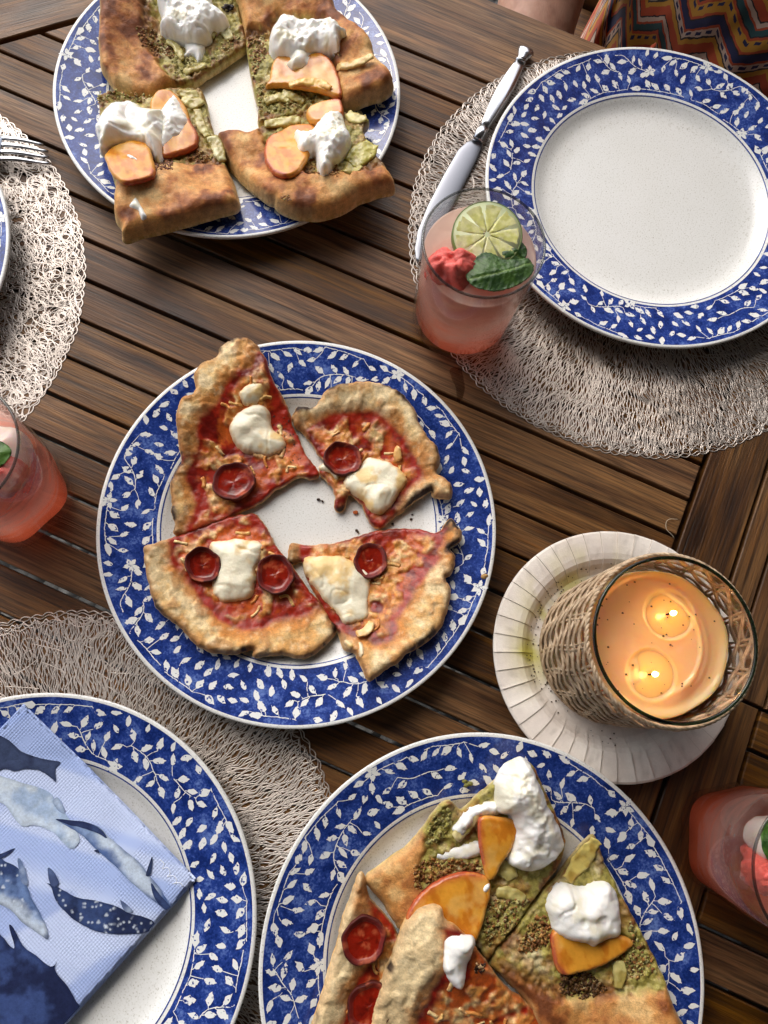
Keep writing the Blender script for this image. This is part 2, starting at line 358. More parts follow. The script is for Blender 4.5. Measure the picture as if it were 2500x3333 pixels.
# ================================================================== TABLE
def table():
    root = thing('slatted_table', 'weathered brown teak garden table of narrow slats with dark gaps', 'table', (0, 0, 0))
    g = .0013; pitch = .0304; off = -.2620; TH = .018
    gap = lambda k: off + k * pitch
    def tmin(s): return max(-.65, -.471 - .945 * (s + .36))
    def board(name, tsq, mat, bev=.0007, th=TH):
        q = [ts(*p) for p in tsq]; a = np.array(q)
        if ((a[:, 0] * np.roll(a[:, 1], -1)) - (np.roll(a[:, 0], -1) * a[:, 1])).sum() < 0: q = q[::-1]
        mb = MB(); mb.prism(q, -th, 0, bev); return mb.build(name, mat, root)
    for k in range(-8, 20):
        s0, s1 = gap(k) + g * rng.uniform(.8, 1.3), gap(k + 1) - g * rng.uniform(.8, 1.3)
        board('slat', [(tmin(s0) + .002, s0), (.176 - .0025, s0), (.176 - .0025, s1), (tmin(s1) + .002, s1)], M_slat)
    e0 = gap(-8) - g; e1 = gap(20) + g
    td = tmin(e0)
    # edge boards
    board('edge_board', [(td - .003, e0), (.78, e0), (.78, -.585), (td - .075 , -.585)], M_slat)
    board('edge_board', [(-.65, e1), (.78, e1), (.78, e1 + .08), (-.73, e1 + .08)], M_slat)
    sL = -.36 + (.65 - .471) / .945
    board('edge_board', [(td - .006, e0 + .0), (-.653, sL), (-.733, sL - .03), (td - .0785, -.582)], M_diag)
    board('edge_board', [(-.654, sL + .004), (-.654, e1 + .001), (-.732, e1 + .078), (-.734, sL - .024)], M_cross)
    # boards across the slats
    board('cross_board', [(.1775, e0 + .004), (.2188, e0 + .004), (.2188, e1 - .004), (.1775, e1 - .004)], M_cross)
    board('cross_board', [(.2215, e0 + .004), (.2400, e0 + .004), (.2400, -.1120), (.2215, -.1120)], M_cross)
    board('cross_board', [(.2420, e0 + .004), (.2680, e0 + .004), (.2680, -.1120), (.2420, -.1120)], M_cross)
    board('cross_board', [(.2215, -.1095), (.2655, -.1095), (.2655, e1 - .004), (.2215, e1 - .004)], M_cross)
    k = 0; s = -.1107
    for k in range(-13, 15):
        s0, s1 = s + k * .0293 + g, s + (k + 1) * .0293 - g
        if s0 < e0 or s1 > e1: continue
        board('slat', [(.2700 if k < 0 else .2680, s0), (.775, s0), (.775, s1), (.2700 if k < 0 else .2680, s1)], M_slat)
    # under frame and legs
    for s0 in (-.48, .30):
        for t0, t1 in ((-.6, .15), (.29, .74)):
            q = [ts(t0, s0), ts(t1, s0), ts(t1, s0 + .03), ts(t0, s0 + .03)]; mb = MB(); mb.prism(q[::-1], -.08, -TH - .001); mb.build('rail', M_slat, root)
    for t0 in (-.5, -.1, .34, .7):
        q = [ts(t0, -.447), ts(t0 + .04, -.447), ts(t0 + .04, .298), ts(t0, .298)]; mb = MB(); mb.prism(q[::-1], -.075, -TH - .001); mb.build('rail', M_cross, root)
    for t0 in (-.58, .69):
        for s0 in (-.5, .33):
            q = [ts(t0, s0), ts(t0 + .05, s0), ts(t0 + .05, s0 + .05), ts(t0, s0 + .05)]; mb = MB(); mb.prism(q[::-1], -TZ, -.081); mb.build('leg', M_slat, root)
table()
# ================================================================== PLACEMATS
def ribbons(paths, wd=.0009, hz=.0009):
    V = []; Fa = []; b = 0
    for p in paths:
        n = len(p)
        if n < 3: continue
        t = np.gradient(p, axis=0); t /= np.linalg.norm(t, axis=1)[:, None] + 1e-12; nn = np.c_[-t[:, 1], t[:, 0]]
        hh = rng.uniform(.6, 1.25) * hz
        w_ = wd * rng.uniform(.75, 1.2) / 2
        V += [np.c_[p + nn * w_, np.full(n, .0003)], np.c_[p, np.full(n, .0003 + hh)], np.c_[p - nn * w_, np.full(n, .0003)]]
        i = np.arange(n - 1)
        Fa.append(np.c_[b + i, b + n + i, b + n + i + 1, b + i + 1]); Fa.append(np.c_[b + n + i, b + 2 * n + i, b + 2 * n + i + 1, b + n + i + 1]); b += 3 * n
    return np.vstack(V), np.vstack(Fa)
def placemat(c, label, style, R=.185):
    paths = []; st = .0013; r0 = .088
    def flow(N, n, fld, rlo=.09, rhi=None):
        """N strands walked together; fld(x, y, angle, step) gives the next angles"""
        r = np.sqrt(rng.uniform(rlo ** 2, (rhi or R - .004) ** 2, N)); a = rng.uniform(0, 6.283, N); x, y = r * np.cos(a), r * np.sin(a); ang = rng.uniform(0, 6.283, N)
        X = [x]; Y = [y]
        for i in range(n):
            ang = fld(x, y, ang, i); x = x + st * np.cos(ang); y = y + st * np.sin(ang); X.append(x); Y.append(y)
        X, Y = np.array(X).T, np.array(Y).T; ln = rng.integers(n // 2, n + 1, N)
        for k in range(N):
            rr = np.hypot(X[k], Y[k]); bad = np.where((rr > R - .003) | (rr < r0))[0]; e = min(ln[k], bad[0] if len(bad) else n)
            if e >= 4: paths.append(np.c_[X[k, :e], Y[k, :e]])
    if style == 'curl':
        N = 5200; kap = rng.choice([-1, 1], N) * rng.uniform(.03, .36, N); k2 = rng.normal(0, .010, N)
        flow(N, 28, lambda x, y, a, i: a + kap + k2 * i)
    else:
        for ra, rb_, n_ in ((.088, .112, 700), (.106, .134, 830), (.127, .156, 980), (.149, .1815, 1140)):
            for i in range(n_):
                a0 = 2 * math.pi * (i + rng.uniform(-.3, .3)) / n_; r = np.arange(ra + rng.uniform(-.006, .006), rb_ + rng.uniform(-.008, .001), .0013); wl_ = rng.uniform(.009, .017)
                lat = .0008 * np.sin(2 * math.pi * r / wl_ + (i % 2) * math.pi + rng.normal(0, .7)) * rng.uniform(.6, 1.4) + .004 * fbm(r, np.full(r.shape, a0 * .12), .03, 3, 2)
                a = a0 + lat / r + .25 * (r - ra); paths.append(np.c_[r * np.cos(a), r * np.sin(a)])
        N = 260; b2 = rng.normal(0, .5, N)
        flow(N, 20, lambda x, y, a, i: np.arctan2(y, x) + 1.2 + b2 * np.cos(.1 * i))
        N = 240; kp = rng.choice([-1, 1], N) * rng.uniform(.12, .34, N)      # loops that close the strands towards the edge
        flow(N, 22, lambda x, y, a, i: a + kp, R - .026, R - .005)
    nl = 150; th = np.linspace(0, 2 * math.pi, nl * 14)
    rr = R - .0035 + .0016 * np.abs(np.sin(th * nl / 2)) + .0010 * fbm(np.cos(th) * .2, np.sin(th) * .2, .02, 5)
    paths.append(np.c_[rr * np.cos(th), rr * np.sin(th)])
    ph = th * nl / 2 * 1.02; rr = R - .0055 - .003 * np.abs(np.cos(ph)); paths.append(np.c_[rr * np.cos(th), rr * np.sin(th)])
    for r_ in (R - .0042, R - .0075, R - .0100):
        rr = r_ + .0009 * np.sin(th * nl * .7 + r_ * 9e3) + .0006 * fbm(np.cos(th) * .2, np.sin(th) * .2, .012, 8); paths.append(np.c_[rr * np.cos(th), rr * np.sin(th)])
    V, Fa = ribbons(paths, .00066 if style != 'curl' else .00078, .0004)
    root = thing('placemat', label, 'placemat', base(*c), 'openwork foil placemats')
    V[:, 0] += c[0]; V[:, 1] += c[1]
    o = obj('strand_net', V, Fa, M_mat, root); o['kind'] = 'stuff'
    mb = MB(); mb.lathe([(.0, .0012), (.088, .0012), (.0895, .0008), (.0895, .0002), (0, .0002)], (c[0], c[1], 0), 96); mb.build('centre_disc', M_mat, root, True)
MAT_R, MAT_L, MAT_B = (.2303, .3565), (-.3797, .2987), (-.1759, -.1254)
placemat(MAT_R, 'silvery openwork placemat under the empty plate and table knife', 'radial')
placemat(MAT_L, 'bright curly lace placemat with the fork lying on it', 'curl')
placemat(MAT_B, 'taupe openwork placemat under the plate with the whale napkin', 'radial')
# ================================================================== PLATES
PR = .135
PROF = [(0, .0055), (.030, .0055), (.070, .0056), (.082, .0062), (.0875, .0078), (.0912, .0102), (.0938, .0122), (.0958, .0131), (.0970, .0134), (.110, .0160), (.122, .0186), (.1305, .0205), (.1325, .0211), (.1342, .0215), (.1350, .0208), (.1350, .0192), (.1338, .0176), (.118, .0130), (.100, .0088), (.080, .0035), (.074, .0012), (.0735, .0), (.0705, .0), (.0695, .0022), (.04, .0028), (0, .0028)]
_tr = np.array(PROF[:14])
def ptop(r): return np.interp(r, _tr[:, 0], _tr[:, 1], right=.0215)
def drape(c):
    def f(x, y):
        r = np.hypot(x - c[0], y - c[1])
        return .0062 + .0160 * ss(.066, .120, r)
    return f
def plate_proto():
    root = thing('dinner_plate', 'x', 'plate', base(0, 0, 0), 'blue and white leaf pattern plates')
    n = 160; mb = MB(); mb.lathe(PROF, (0, 0, 0), n); k = len(PROF) - 1; mi = []
    # face materials: index per profile segment
    for j in range(n):
        for i in range(k): mi.append(1 if 8 <= i <= 11 else 0)
    v = np.array(mb.v); obj('dish', v, mb.f, [M_white, M_blue], root, True, None, mi)
    mb = MB(); mb.lathe([(.0942, .01255), (.0950, .01292)], (0, 0, 0), n); obj('inner_line', mb.v, mb.f, M_blue, root)
    # printed leaves and vines
    mb = MB(); zz = lambda q: np.c_[q, ptop(np.hypot(q[:, 0], q[:, 1])) + .00012]
    def strip(q, hw=.00026):
        q = np.asarray(q); n_ = len(q); q = q + rng.normal(0, .00008, q.shape)
        tn = np.gradient(q, axis=0); tn /= np.linalg.norm(tn, axis=1)[:, None]; m_ = np.c_[-tn[:, 1], tn[:, 0]] * hw * rng.uniform(.7, 1.3, n_)[:, None]
        mb.add(np.vstack([zz(q + m_), zz(q - m_)]), [(k_ + n_, k_ + n_ + 1, k_ + 1, k_) for k_ in range(n_ - 1)])
    def blob(loop):
        v = zz(np.array(loop)); n_ = len(v); c = zz(np.array(loop).mean(0)[None])
        mb.add(np.vstack([v, c]), [(k_, (k_ + 1) % n_, n_) for k_ in range(n_)])
    def leaf(p, ang, L, Wd):
        """pointed leaf whose base is at p"""
        u = np.array([math.cos(ang), math.sin(ang)]); n_ = np.array([-u[1], u[0]]); p = p + u * L * .5
        prof = [(-.5, 0), (-.36, .30), (-.15, .47), (.05, .50), (.22, .36), (.34, .30), (.44, .12), (.58, 0)]
        up = [p + u * L * (a + rng.normal(0, .02)) + n_ * Wd * (b_ * rng.uniform(.7, 1.2)) for a, b_ in prof]
        dn = [p + u * L * (a + rng.normal(0, .02)) - n_ * Wd * (b_ * rng.uniform(.7, 1.2)) for a, b_ in prof[1:-1]]
        blob(np.array(dn[::-1] + up)[::-1])
    taken = []; stems = []
    def free(p, dmin): return .0985 < np.hypot(*p) < .1308 and all((p[0] - q[0]) ** 2 + (p[1] - q[1]) ** 2 > dmin * dmin for q in taken)
    RI, RO = .0975, .1315
    for tr in range(900):
        if len(stems) >= 30: break
        th0 = rng.uniform(0, 6.283); r = rng.choice([.0995, .1295, .115]); p = r * np.array([math.cos(th0), math.sin(th0)]); sg = rng.choice([-1, 1]); h = th0 + sg * (math.pi / 2 - .5 * np.sign(.115 - r) * 1.0)
        q = [p]; kap = rng.uniform(-.07, .07); L = int(rng.integers(18, 34)); ok = True
        for i in range(L):
            if i % 9 == 0: kap = rng.uniform(-.10, .10)
            rr = np.hypot(*p)
            rad = math.atan2(p[1], p[0])
            if rr > .1275: h -= .16 * math.sin(h - rad + 1e-9) * 0 + .20 * np.sign(math.cos(h - rad)) * np.sign(math.sin(h - rad)) * -1
            if rr < .1010: h -= .20 * np.sign(math.cos(h - rad)) * np.sign(math.sin(h - rad)) * -1
            h += kap; p = p + .0011 * np.array([math.cos(h), math.sin(h)])
            if not RI < np.hypot(*p) < RO: break
            if any((p[0] - z_[0]) ** 2 + (p[1] - z_[1]) ** 2 < .0068 ** 2 for st in stems for z_ in st[::3]): ok = False; break
            q.append(p)
        if len(q) < 12 or (not ok and len(q) < 16): continue
        stems.append(q)
    for q in stems:
        strip(np.array(q)); side = rng.choice([-1, 1]); n_ = len(q)
        for i in range(2, n_, 4):
            t = np.array(q[min(i + 1, n_ - 1)]) - np.array(q[i - 1]); ha = math.atan2(t[1], t[0]); side = -side
            a_ = ha + side * rng.uniform(.7, 1.15); pl = rng.uniform(.0010, .0026); b_ = np.array(q[i]); e_ = b_ + pl * np.array([math.cos(a_), math.sin(a_)]); c_ = e_ + .004 * np.array([math.cos(a_), math.sin(a_)])
            if not free(c_, .0062): continue
            taken.append(c_); strip(np.array([b_, (b_ + e_) / 2 + rng.normal(0, .0002, 2), e_]), .00022); L = rng.uniform(.0060, .0084); leaf(e_, a_ - side * rng.uniform(0, .3), L, L * rng.uniform(.48, .66))
        t = np.array(q[-1]) - np.array(q[-3]); ha = math.atan2(t[1], t[0]); L = .0085
        e_ = np.array(q[-1]); c_ = e_ + .004 * np.array([math.cos(ha), math.sin(ha)])
        if free(c_, .0058): taken.append(c_); leaf(e_, ha, L, L * .55)
        f_ = np.array(q[0])
        if rng.random() < .7 and free(f_, .0072):
            taken.append(f_); a0 = rng.uniform(0, 6.28)
            for k_ in range(5): a = a0 + k_ * 1.2566 + rng.normal(0, .12); leaf(f_ + .0003 * np.array([math.cos(a), math.sin(a)]), a, rng.uniform(.0042, .0056), .0031)
    for _ in range(7000):     # loose leaves between the vines
        r = math.sqrt(rng.uniform(.0995 ** 2, .1300 ** 2)); a = rng.uniform(0, 6.2832); c_ = np.array([r * math.cos(a), r * math.sin(a)])
        if not free(c_, .0074) or any((c_[0] - z_[0]) ** 2 + (c_[1] - z_[1]) ** 2 < .0034 ** 2 for st in stems for z_ in st): continue
        taken.append(c_); best = min((z_ for st in stems for z_ in st), key=lambda z_: (c_[0] - z_[0]) ** 2 + (c_[1] - z_[1]) ** 2); d_ = c_ - best; dl = np.hypot(*d_); ha = math.atan2(d_[1], d_[0]) + rng.normal(0, .35); L = rng.uniform(.0058, .0082)
        e_ = c_ - L * .45 * np.array([math.cos(ha), math.sin(ha)])
        if dl < .013: m_ = (best + e_) / 2 + rng.normal(0, .0007, 2); strip(np.array([best, m_, e_]), .0002)
        leaf(e_, ha, L, L * rng.uniform(.46, .62))
    o = mb.build('rim_print', M_leafprint, root, True); return root
PL = {'C': (-.0305, .1162, 0), 'BR': (.0877, -.1560, 0), 'BL': (-.1842, -.1312, .0013), 'TL': (-.0948, .4677, 0), 'TR': (.2407, .3868, .0013), 'L': (float(P(28, 830, .022)[0]) - .135, float(P(28, 830, .022)[1]), .0013)}
PLAB = {'C': 'blue leaf rimmed plate with four pieces of pepperoni pizza on it', 'BR': 'blue leaf rimmed plate crowded with both pepperoni pizza and pesto flatbread',
        'BL': 'blue leaf rimmed plate under the whale napkin', 'TL': 'blue leaf rimmed plate with four peach and pesto flatbread pieces on it',
        'TR': 'empty blue leaf rimmed plate set before the seated person', 'L': 'blue leaf rimmed plate on the bright lace placemat beside the fork'}
proto = plate_proto()
for i, (k, (x, y, z)) in enumerate(PL.items()):
    o = proto if i == 0 else copy_tree(proto)
    o.location = base(x, y, z); o['label'] = PLAB[k]; o.rotation_euler = (0, 0, i * 1.1)
# ================================================================== FOOD
def rgba(c, rough): return np.concatenate([np.clip(c, 0, 1), np.broadcast_to(np.asarray(rough, float), c.shape[:-1])[..., None]], -1)
class Piece:
    """one cut piece of pizza or flatbread lying on a plate: bread slab plus toppings as parts"""
    def __init__(s, label, zoom, outline, topping, plate, kind, th=(.011, .008), rise=None, seed=0, rough=.0008, pale=0.0, char=0.0):
        s.pale = pale; s.char = char
        s.c = PL[plate][:2]; s.bot = drape(s.c); s.kind = kind; s.seed = seed; s.th = th
        if rise:                                   # leans on other food: rises towards a point
            b0 = s.bot; rp, rh, rw = rise; s.bot = lambda x, y: b0(x, y) + rh * ss(rw, 0, np.hypot(x - rp[0], y - rp[1]))
        s.est = lambda x, y: s.bot(x, y) + .5 * (th[0] + th[1])
        s.zoom = zoom; loop = W(zoom, outline, s.est); s.loop = smooth_loop(loop, .0011, True, rough, seed)
        s.top = W(zoom, topping, s.est)
        cen = s.loop.mean(0); s.root = thing('pizza_piece' if kind == 'pizza' else 'flatbread_piece', label, 'pizza' if kind == 'pizza' else 'flatbread', base(cen[0], cen[1], float(s.bot(cen[0:1], cen[1:2])[0])), 'cut pieces of pizza and flatbread on the plates')
        s.build()
    def mask(s, x, y):
        return ss(-.0022, .0028, sdist(x, y, s.top) + .0022 * fbm(x, y, .009, s.seed + 3))
    def melt(s, x, y):
        """how much melted cheese covers the sauce"""
        sd_ = sdist(x, y, s.top); n = fbm(x, y, .010, s.seed + 22, 2) + .25 * fbm(x, y, .0042, s.seed + 24, 1)
        return ss(-.12, .28, n) * ss(.003, .0105, sd_ + .003 * fbm(x, y, .008, s.seed + 25))
    def surf(s, x, y):
        m = s.mask(x, y); a, b = s.th
        if s.kind == 'pizza':
            n = fbm(x, y, .014, s.seed + 1, 2); n2 = fbm(x, y, .005, s.seed + 2, 2); sd_ = sdist(x, y, s.top)
            bl = ss(.22, .62, fbm(x, y, .0085, s.seed + 90, 2)); zc = a * (.78 + .22 * ss(0, .008, -sd_)) * (1 + .08 * n) + .0004 * n2 + .0010 * bl + .0002 * fbm(x, y, .0024, s.seed + 91, 2)
            zt = b * (1 + .06 * n) + .0004 * n2 + s.melt(x, y) * (.0011 + .0010 * fbm(x, y, .0042, s.seed + 8, 2))
        else:
            n = fbm(x, y, .022, s.seed + 1, 2); n2 = fbm(x, y, .0042, s.seed + 2, 3)
            zc = a * (1 + .11 * n) + .0003 * n2; zt = b * (1 + .08 * n) + .0011 * n2 + .0009 * fbm(x, y, .0022, s.seed + 8, 2)
        return s.bot(x, y) + zc * (1 - m) + zt * m
    def topz(s, x, y, d):
        m = s.mask(x, y); r = (.0085 if s.kind != 'pizza' else .0045) * (1 - m) + .0012 * m; low = (.35 if s.kind != 'pizza' else .45) * (1 - m) + .85 * m
        u = np.clip(d / r, 0, 1); f = low + (1 - low) * np.sqrt(np.clip(1 - (1 - u) ** 2, 0, 1))
        z = s.surf(x, y); b = s.bot(x, y); return b + (z - b) * f
    def build(s):
        sd_ = s.seed
        if s.kind == 'pizza':
            def col(x, y, d, u):
                m = s.mask(x, y); n1 = fbm(x, y, .012, sd_ + 20); n2 = fbm(x, y, .004, sd_ + 21); n3 = fbm(x, y, .0075, sd_ + 22); n4 = fbm(x, y, .0022, sd_ + 23)
                cr = mix(srgb(228, 190, 126), srgb(212, 158, 88), ss(-.3, .6, n1 + .4 * n2))
                cr = mix(cr, srgb(236, 212, 164), np.clip(ss(-.1, .5, -n1 + .5 * n2) * .9 + s.pale, 0, 1) * .9)
                st_ = sdist(x, y, s.top)
                cr = mix(cr, srgb(204, 128, 52), ss(-.0085, -.001, st_ + .004 * n1 + .002 * n2) * .8)   # oil soaking out of the sauce
                blc = ss(.35, .75, fbm(x, y, .0085, sd_ + 90, 2) + .15 * n4); cr = mix(cr, srgb(176, 118, 62), blc * .6 * (1 - s.pale)); cr = mix(cr, srgb(70, 44, 28), ss(.62, .9, fbm(x, y, .0060, sd_ + 92) + .2 * n4 + .3 * s.char) * .18); cr = mix(cr, srgb(242, 222, 180), ss(.2, .6, fbm(x, y, .0030, sd_ + 93) - .3 * n1) * .3)
                edge = ss(.0055, 0, d + .0018 * n2)
                cr = mix(cr, srgb(158, 104, 56), edge * .75 * (1 - .6 * s.pale))
                cr = mix(cr, srgb(48, 30, 20), np.clip(edge * 1.3 * ss(.35 - s.char, .7 - s.char, fbm(x, y, .017, sd_ + 30) + .35 * n2), 0, 1))
                sa = mix(srgb(158, 38, 20), srgb(112, 20, 12), ss(-.2, .5, n3 + .4 * n2))
                ml = s.melt(x, y)
                inn = ss(.004, .012, st_ + .003 * n2)
                sa = mix(sa, srgb(206, 100, 38), inn * ss(-.5, .2, n1 + .3 * n4) * .8)             # orange oil
                chc = mix(srgb(222, 158, 80), srgb(240, 208, 146), ss(-.2, .5, fbm(x, y, .006, sd_ + 26))); chc = mix(chc, srgb(212, 118, 48), ss(.1, .6, n2) * .7)
                sa = mix(sa, chc, ml * (.55 + .4 * ss(-.3, .3, n4)))
                sa = mix(sa, srgb(140, 66, 28), ss(.5, .8, fbm(x, y, .006, sd_ + 40)) * ml * .7)
                ch = ml
                c = mix(cr, sa, m)
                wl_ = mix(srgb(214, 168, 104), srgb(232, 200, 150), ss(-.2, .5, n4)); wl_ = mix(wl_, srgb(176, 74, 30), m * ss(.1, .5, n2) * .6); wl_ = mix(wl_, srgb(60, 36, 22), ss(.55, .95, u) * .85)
                c = mix(c, wl_, ss(0, .35, u)); ro = .62 - .32 * m * (1 - .3 * ch)
                return rgba(c, np.clip(ro, .2, .9))
        else:
            def col(x, y, d, u):
                m = s.mask(x, y); n1 = fbm(x, y, .016, sd_ + 20); n2 = fbm(x, y, .005, sd_ + 21); n3 = fbm(x, y, .008, sd_ + 22); n4 = fbm(x, y, .0022, sd_ + 23)
                cr = mix(srgb(206, 146, 80), srgb(168, 98, 46), ss(-.3, .5, n1 + .3 * n2)); cr = mix(cr, srgb(112, 58, 26), ss(.25, .75, n1 + .25 * n2) * .85)
                cr = mix(cr, srgb(226, 188, 126), ss(.25, .8, -n1) * .75)
                cr = mix(cr, srgb(222, 186, 128), ss(.0035, 0, d) * .7)
                pe = mix(srgb(170, 158, 80), srgb(130, 122, 52), ss(-.1, .5, n2 + .7 * n4)); pe = mix(pe, srgb(206, 190, 124), ss(.1, .5, n3 + .6 * n4) * .85)
                pe = mix(pe, srgb(226, 214, 172), ss(.45, .8, n3 + .5 * n2) * .7); pe = mix(pe, srgb(166, 110, 50), ss(.1, .6, n1 + .5 * n2 + .3 * n4) * .55)
                pe = mix(pe, srgb(84, 80, 32), ss(.45, .7, fbm(x, y, .0016, sd_ + 47)) * .45)
                bd = segdist(x, y, s.top)
                cb = ss(.011, .003, bd + .003 * n2) * ss(-.05, .35, n3 + .5 * n1 + .1)            # baked brown crumble next to the crust
                pe = mix(pe, mix(srgb(148, 98, 46), srgb(108, 66, 30), ss(-.1, .4, n4)), np.clip(cb + ss(.5, .8, fbm(x, y, .012, sd_ + 44)) * .9, 0, 1))
                c = mix(cr, pe, m)
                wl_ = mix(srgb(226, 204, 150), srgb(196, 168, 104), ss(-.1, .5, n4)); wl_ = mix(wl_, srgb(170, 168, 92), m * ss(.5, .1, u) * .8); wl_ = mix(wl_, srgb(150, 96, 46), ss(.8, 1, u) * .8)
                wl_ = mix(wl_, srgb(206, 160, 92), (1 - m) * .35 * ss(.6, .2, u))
                c = mix(c, wl_, ss(0, .3, u)); ro = .55 - .12 * m
                return rgba(c, np.clip(ro + .1 * n2, .25, .9))
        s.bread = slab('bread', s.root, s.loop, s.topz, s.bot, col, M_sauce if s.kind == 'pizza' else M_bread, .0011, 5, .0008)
    # ---- toppings
    def soft(s, x, y):
        m = s.mask(x, y); a, b = s.th; return s.bot(x, y) + a * (1 - m) + b * m + (.0006 if s.kind == 'pizza' else 0)
    def dollop(s, outline, H=.012, kind='mozz', name='cheese', seed=1, zoom=None, wd=.010):
        wd = wd * (1.35 if kind == 'mozz' else 1)
        est = lambda x, y: s.soft(x, y) + H * .6
        loop = smooth_loop(W(zoom or s.zoom, outline, est), .0010, True, .0009, seed)
        lump = {'mozz': .00012, 'cream': .0003, 'curd': .0012}[kind]
        def top(x, y, d):
            u = np.clip(d / wd, 0, 1); f = np.sqrt(np.clip(1 - (1 - u) ** 2, 0, 1))
            cur = fbm(x, y, .012, seed + 50); a = ss(-.1, .25, cur) if kind == 'curd' else 0 * x + (1 if kind == 'cream' else .7)
            n = lump * (.6 + .4 * a) * (fbm(x, y, .0042, seed + 5) + .45 * np.abs(fbm(x, y, .0026, seed + 6)))
            H_ = H * (.72 if kind == 'mozz' else 1)
            big = H * .22 * fbm(x, y, .015, seed + 7, 2 if kind != 'curd' else 4)
            ridge = -H * .07 * ss(.10, 0, np.abs(fbm(x, y, .013, seed + 8))) * f if kind == 'curd' else -H * .10 * ss(.10, 0, np.abs(fbm(x, y, .022, seed + 8, 2))) * f
            return s.soft(x, y) - .0006 + f * (H_ + .0006 + big + n * 1.3) + ridge
        def col(x, y, d, u):
            if kind == 'mozz':
                c = mix(srgb(244, 236, 210), srgb(232, 196, 124), ss(.0, .55, fbm(x, y, .014, seed + 60) + .2 * fbm(x, y, .004, seed + 61)) * .85)
                c = mix(c, srgb(222, 172, 100), ss(.0030, 0, d + .0012 * fbm(x, y, .004, seed + 3)) * .6); return rgba(c, np.full(x.shape, .38))
            c = mix(srgb(248, 246, 240), srgb(240, 235, 214), ss(0, .6, fbm(x, y, .009, seed + 60))); return rgba(c, np.full(x.shape, .17))
        return slab(name, s.root, loop, top, lambda x, y: s.soft(x, y) - .0022, col, M_cream, .0010, 2, .0006)
    def pepperoni(s, px, r, zoom=None, seed=0, cup=.0028, dz=.0, tilt=0):
        c = W(zoom or s.zoom, [px], lambda x, y: s.surf(x, y) + .002)[0]; e = W(zoom or s.zoom, [(px[0] + r, px[1])], lambda x, y: s.surf(x, y) + .002)[0]
        R = np.hypot(*(e - c)); aa = np.linspace(0, 6.28, 40); z0 = float(np.max(s.surf(c[0] + np.outer([0, .4, .75], np.cos(aa)).ravel() * R, c[1] + np.outer([0, .4, .75], np.sin(aa)).ravel() * R))) - .0002 + dz; n = 44
        prof = [(0, .0008), (.10, .0008), (.2, .0008), (.3, .0008), (.4, .0008), (.5, .0009), (.6, .0010), (.7, .0012), (.8, .0016 + cup * .2), (.88, .0016 + cup * .6), (.95, .0016 + cup), (.99, .0012 + cup * .9), (1.0, .0004 + cup * .4), (.97, -.0020), (.6, -.0024), (0, -.0024)]
        v = []; f = []; cl = []; k = len(prof)
        for j in range(n):
            a = 2 * math.pi * j / n; wv = 1 + .05 * math.sin(2 * a + seed) + .03 * math.sin(5 * a + 2 * seed) + .015 * math.sin(9 * a + seed); hv = 1 + .25 * math.sin(a + seed * 2.1) + .12 * math.sin(4 * a)
            for i, (r_, z_) in enumerate(prof):
                rr = R * r_ * wv; v.append((c[0] + rr * math.cos(a), c[1] + rr * math.sin(a), z0 + (z_ * hv if i < 13 else z_) + tilt * rr * math.sin(a)))
                base_c = srgb(132, 28, 14) if i < 8 else (srgb(108, 20, 12) if i < 10 else srgb(76, 16, 10))
                cl.append((*base_c, .10 if i < 8 else .6))
        for j in range(n):
            for i in range(k - 1): f.append((j * k + i, ((j + 1) % n) * k + i, ((j + 1) % n) * k + i + 1, j * k + i + 1)[::-1])
        v = np.array(v); cl = np.array(cl); nz = fbm(v[:, 0], v[:, 1], .0035, 70 + seed); cl[:, :3] = mix(cl[:, :3], srgb(186, 92, 58), ss(.25, .7, nz) * .6); cl[:, :3] = mix(cl[:, :3], srgb(84, 16, 10), ss(.2, .7, fbm(v[:, 0], v[:, 1], .006, 80 + seed)) * .7)
        return obj('pepperoni', v, f, M_meat, s.root, True, cl)
    def peach(s, outline, skin, H=.006, seed=0, zoom=None, dz=0.0, name='peach_slice', tilt=None):
        """flesh slab; skin = polyline along the side that keeps its peel"""
        est = lambda x, y: s.surf(x, y) + dz + H * .8
        loop = smooth_loop(W(zoom or s.zoom, outline, est), .0010, True, .0006, seed); sk = W(zoom or s.zoom, skin, est)
        zl = s.surf(loop[:, 0], loop[:, 1]); lc = loop.mean(0); pc = np.linalg.lstsq(np.c_[loop - lc, np.ones(len(loop))], zl, rcond=None)[0]
        def z(x, y): return pc[0] * (x - lc[0]) + pc[1] * (y - lc[1]) + pc[2] + dz
        def top(x, y, d):
            u = np.clip(d / .0014, 0, 1); return z(x, y) + H * .55 * (.72 + .28 * np.sqrt(1 - (1 - u) ** 2)) + .0006 * fbm(x, y, .014, seed, 2)
        def col(x, y, d, u):
            ds = segdist(x, y, sk, False); n = fbm(x, y, .008, seed + 3)
            fb = fbm(x * 1.0 + y * .3, y * .25 - x * .1, .0022, seed + 5, 2); c = mix(srgb(216, 150, 50), srgb(196, 118, 32), ss(-.4, .5, n + .5 * fb)); c = mix(c, srgb(226, 178, 96), ss(.2, .7, fbm(x, y, .012, seed + 6)) * .6); c = mix(c, srgb(214, 156, 76), ss(.002, .0, d) * .5); c = mix(c, srgb(210, 110, 54), ss(.005, .001, ds) * .5)
            c = mix(c, srgb(172, 84, 54), ss(.0016, .0003, ds + .0006 * n)); c = mix(c, mix(srgb(190, 88, 52), srgb(140, 42, 34), ss(-.3, .4, n)), ss(.003, .0015, ds) * ss(.05, .3, u))
            return rgba(c, np.full(x.shape, .2))
        return slab(name, s.root, loop, top, lambda x, y: z(x, y) - .0012, col, M_peach, .0011, 3, .0006)
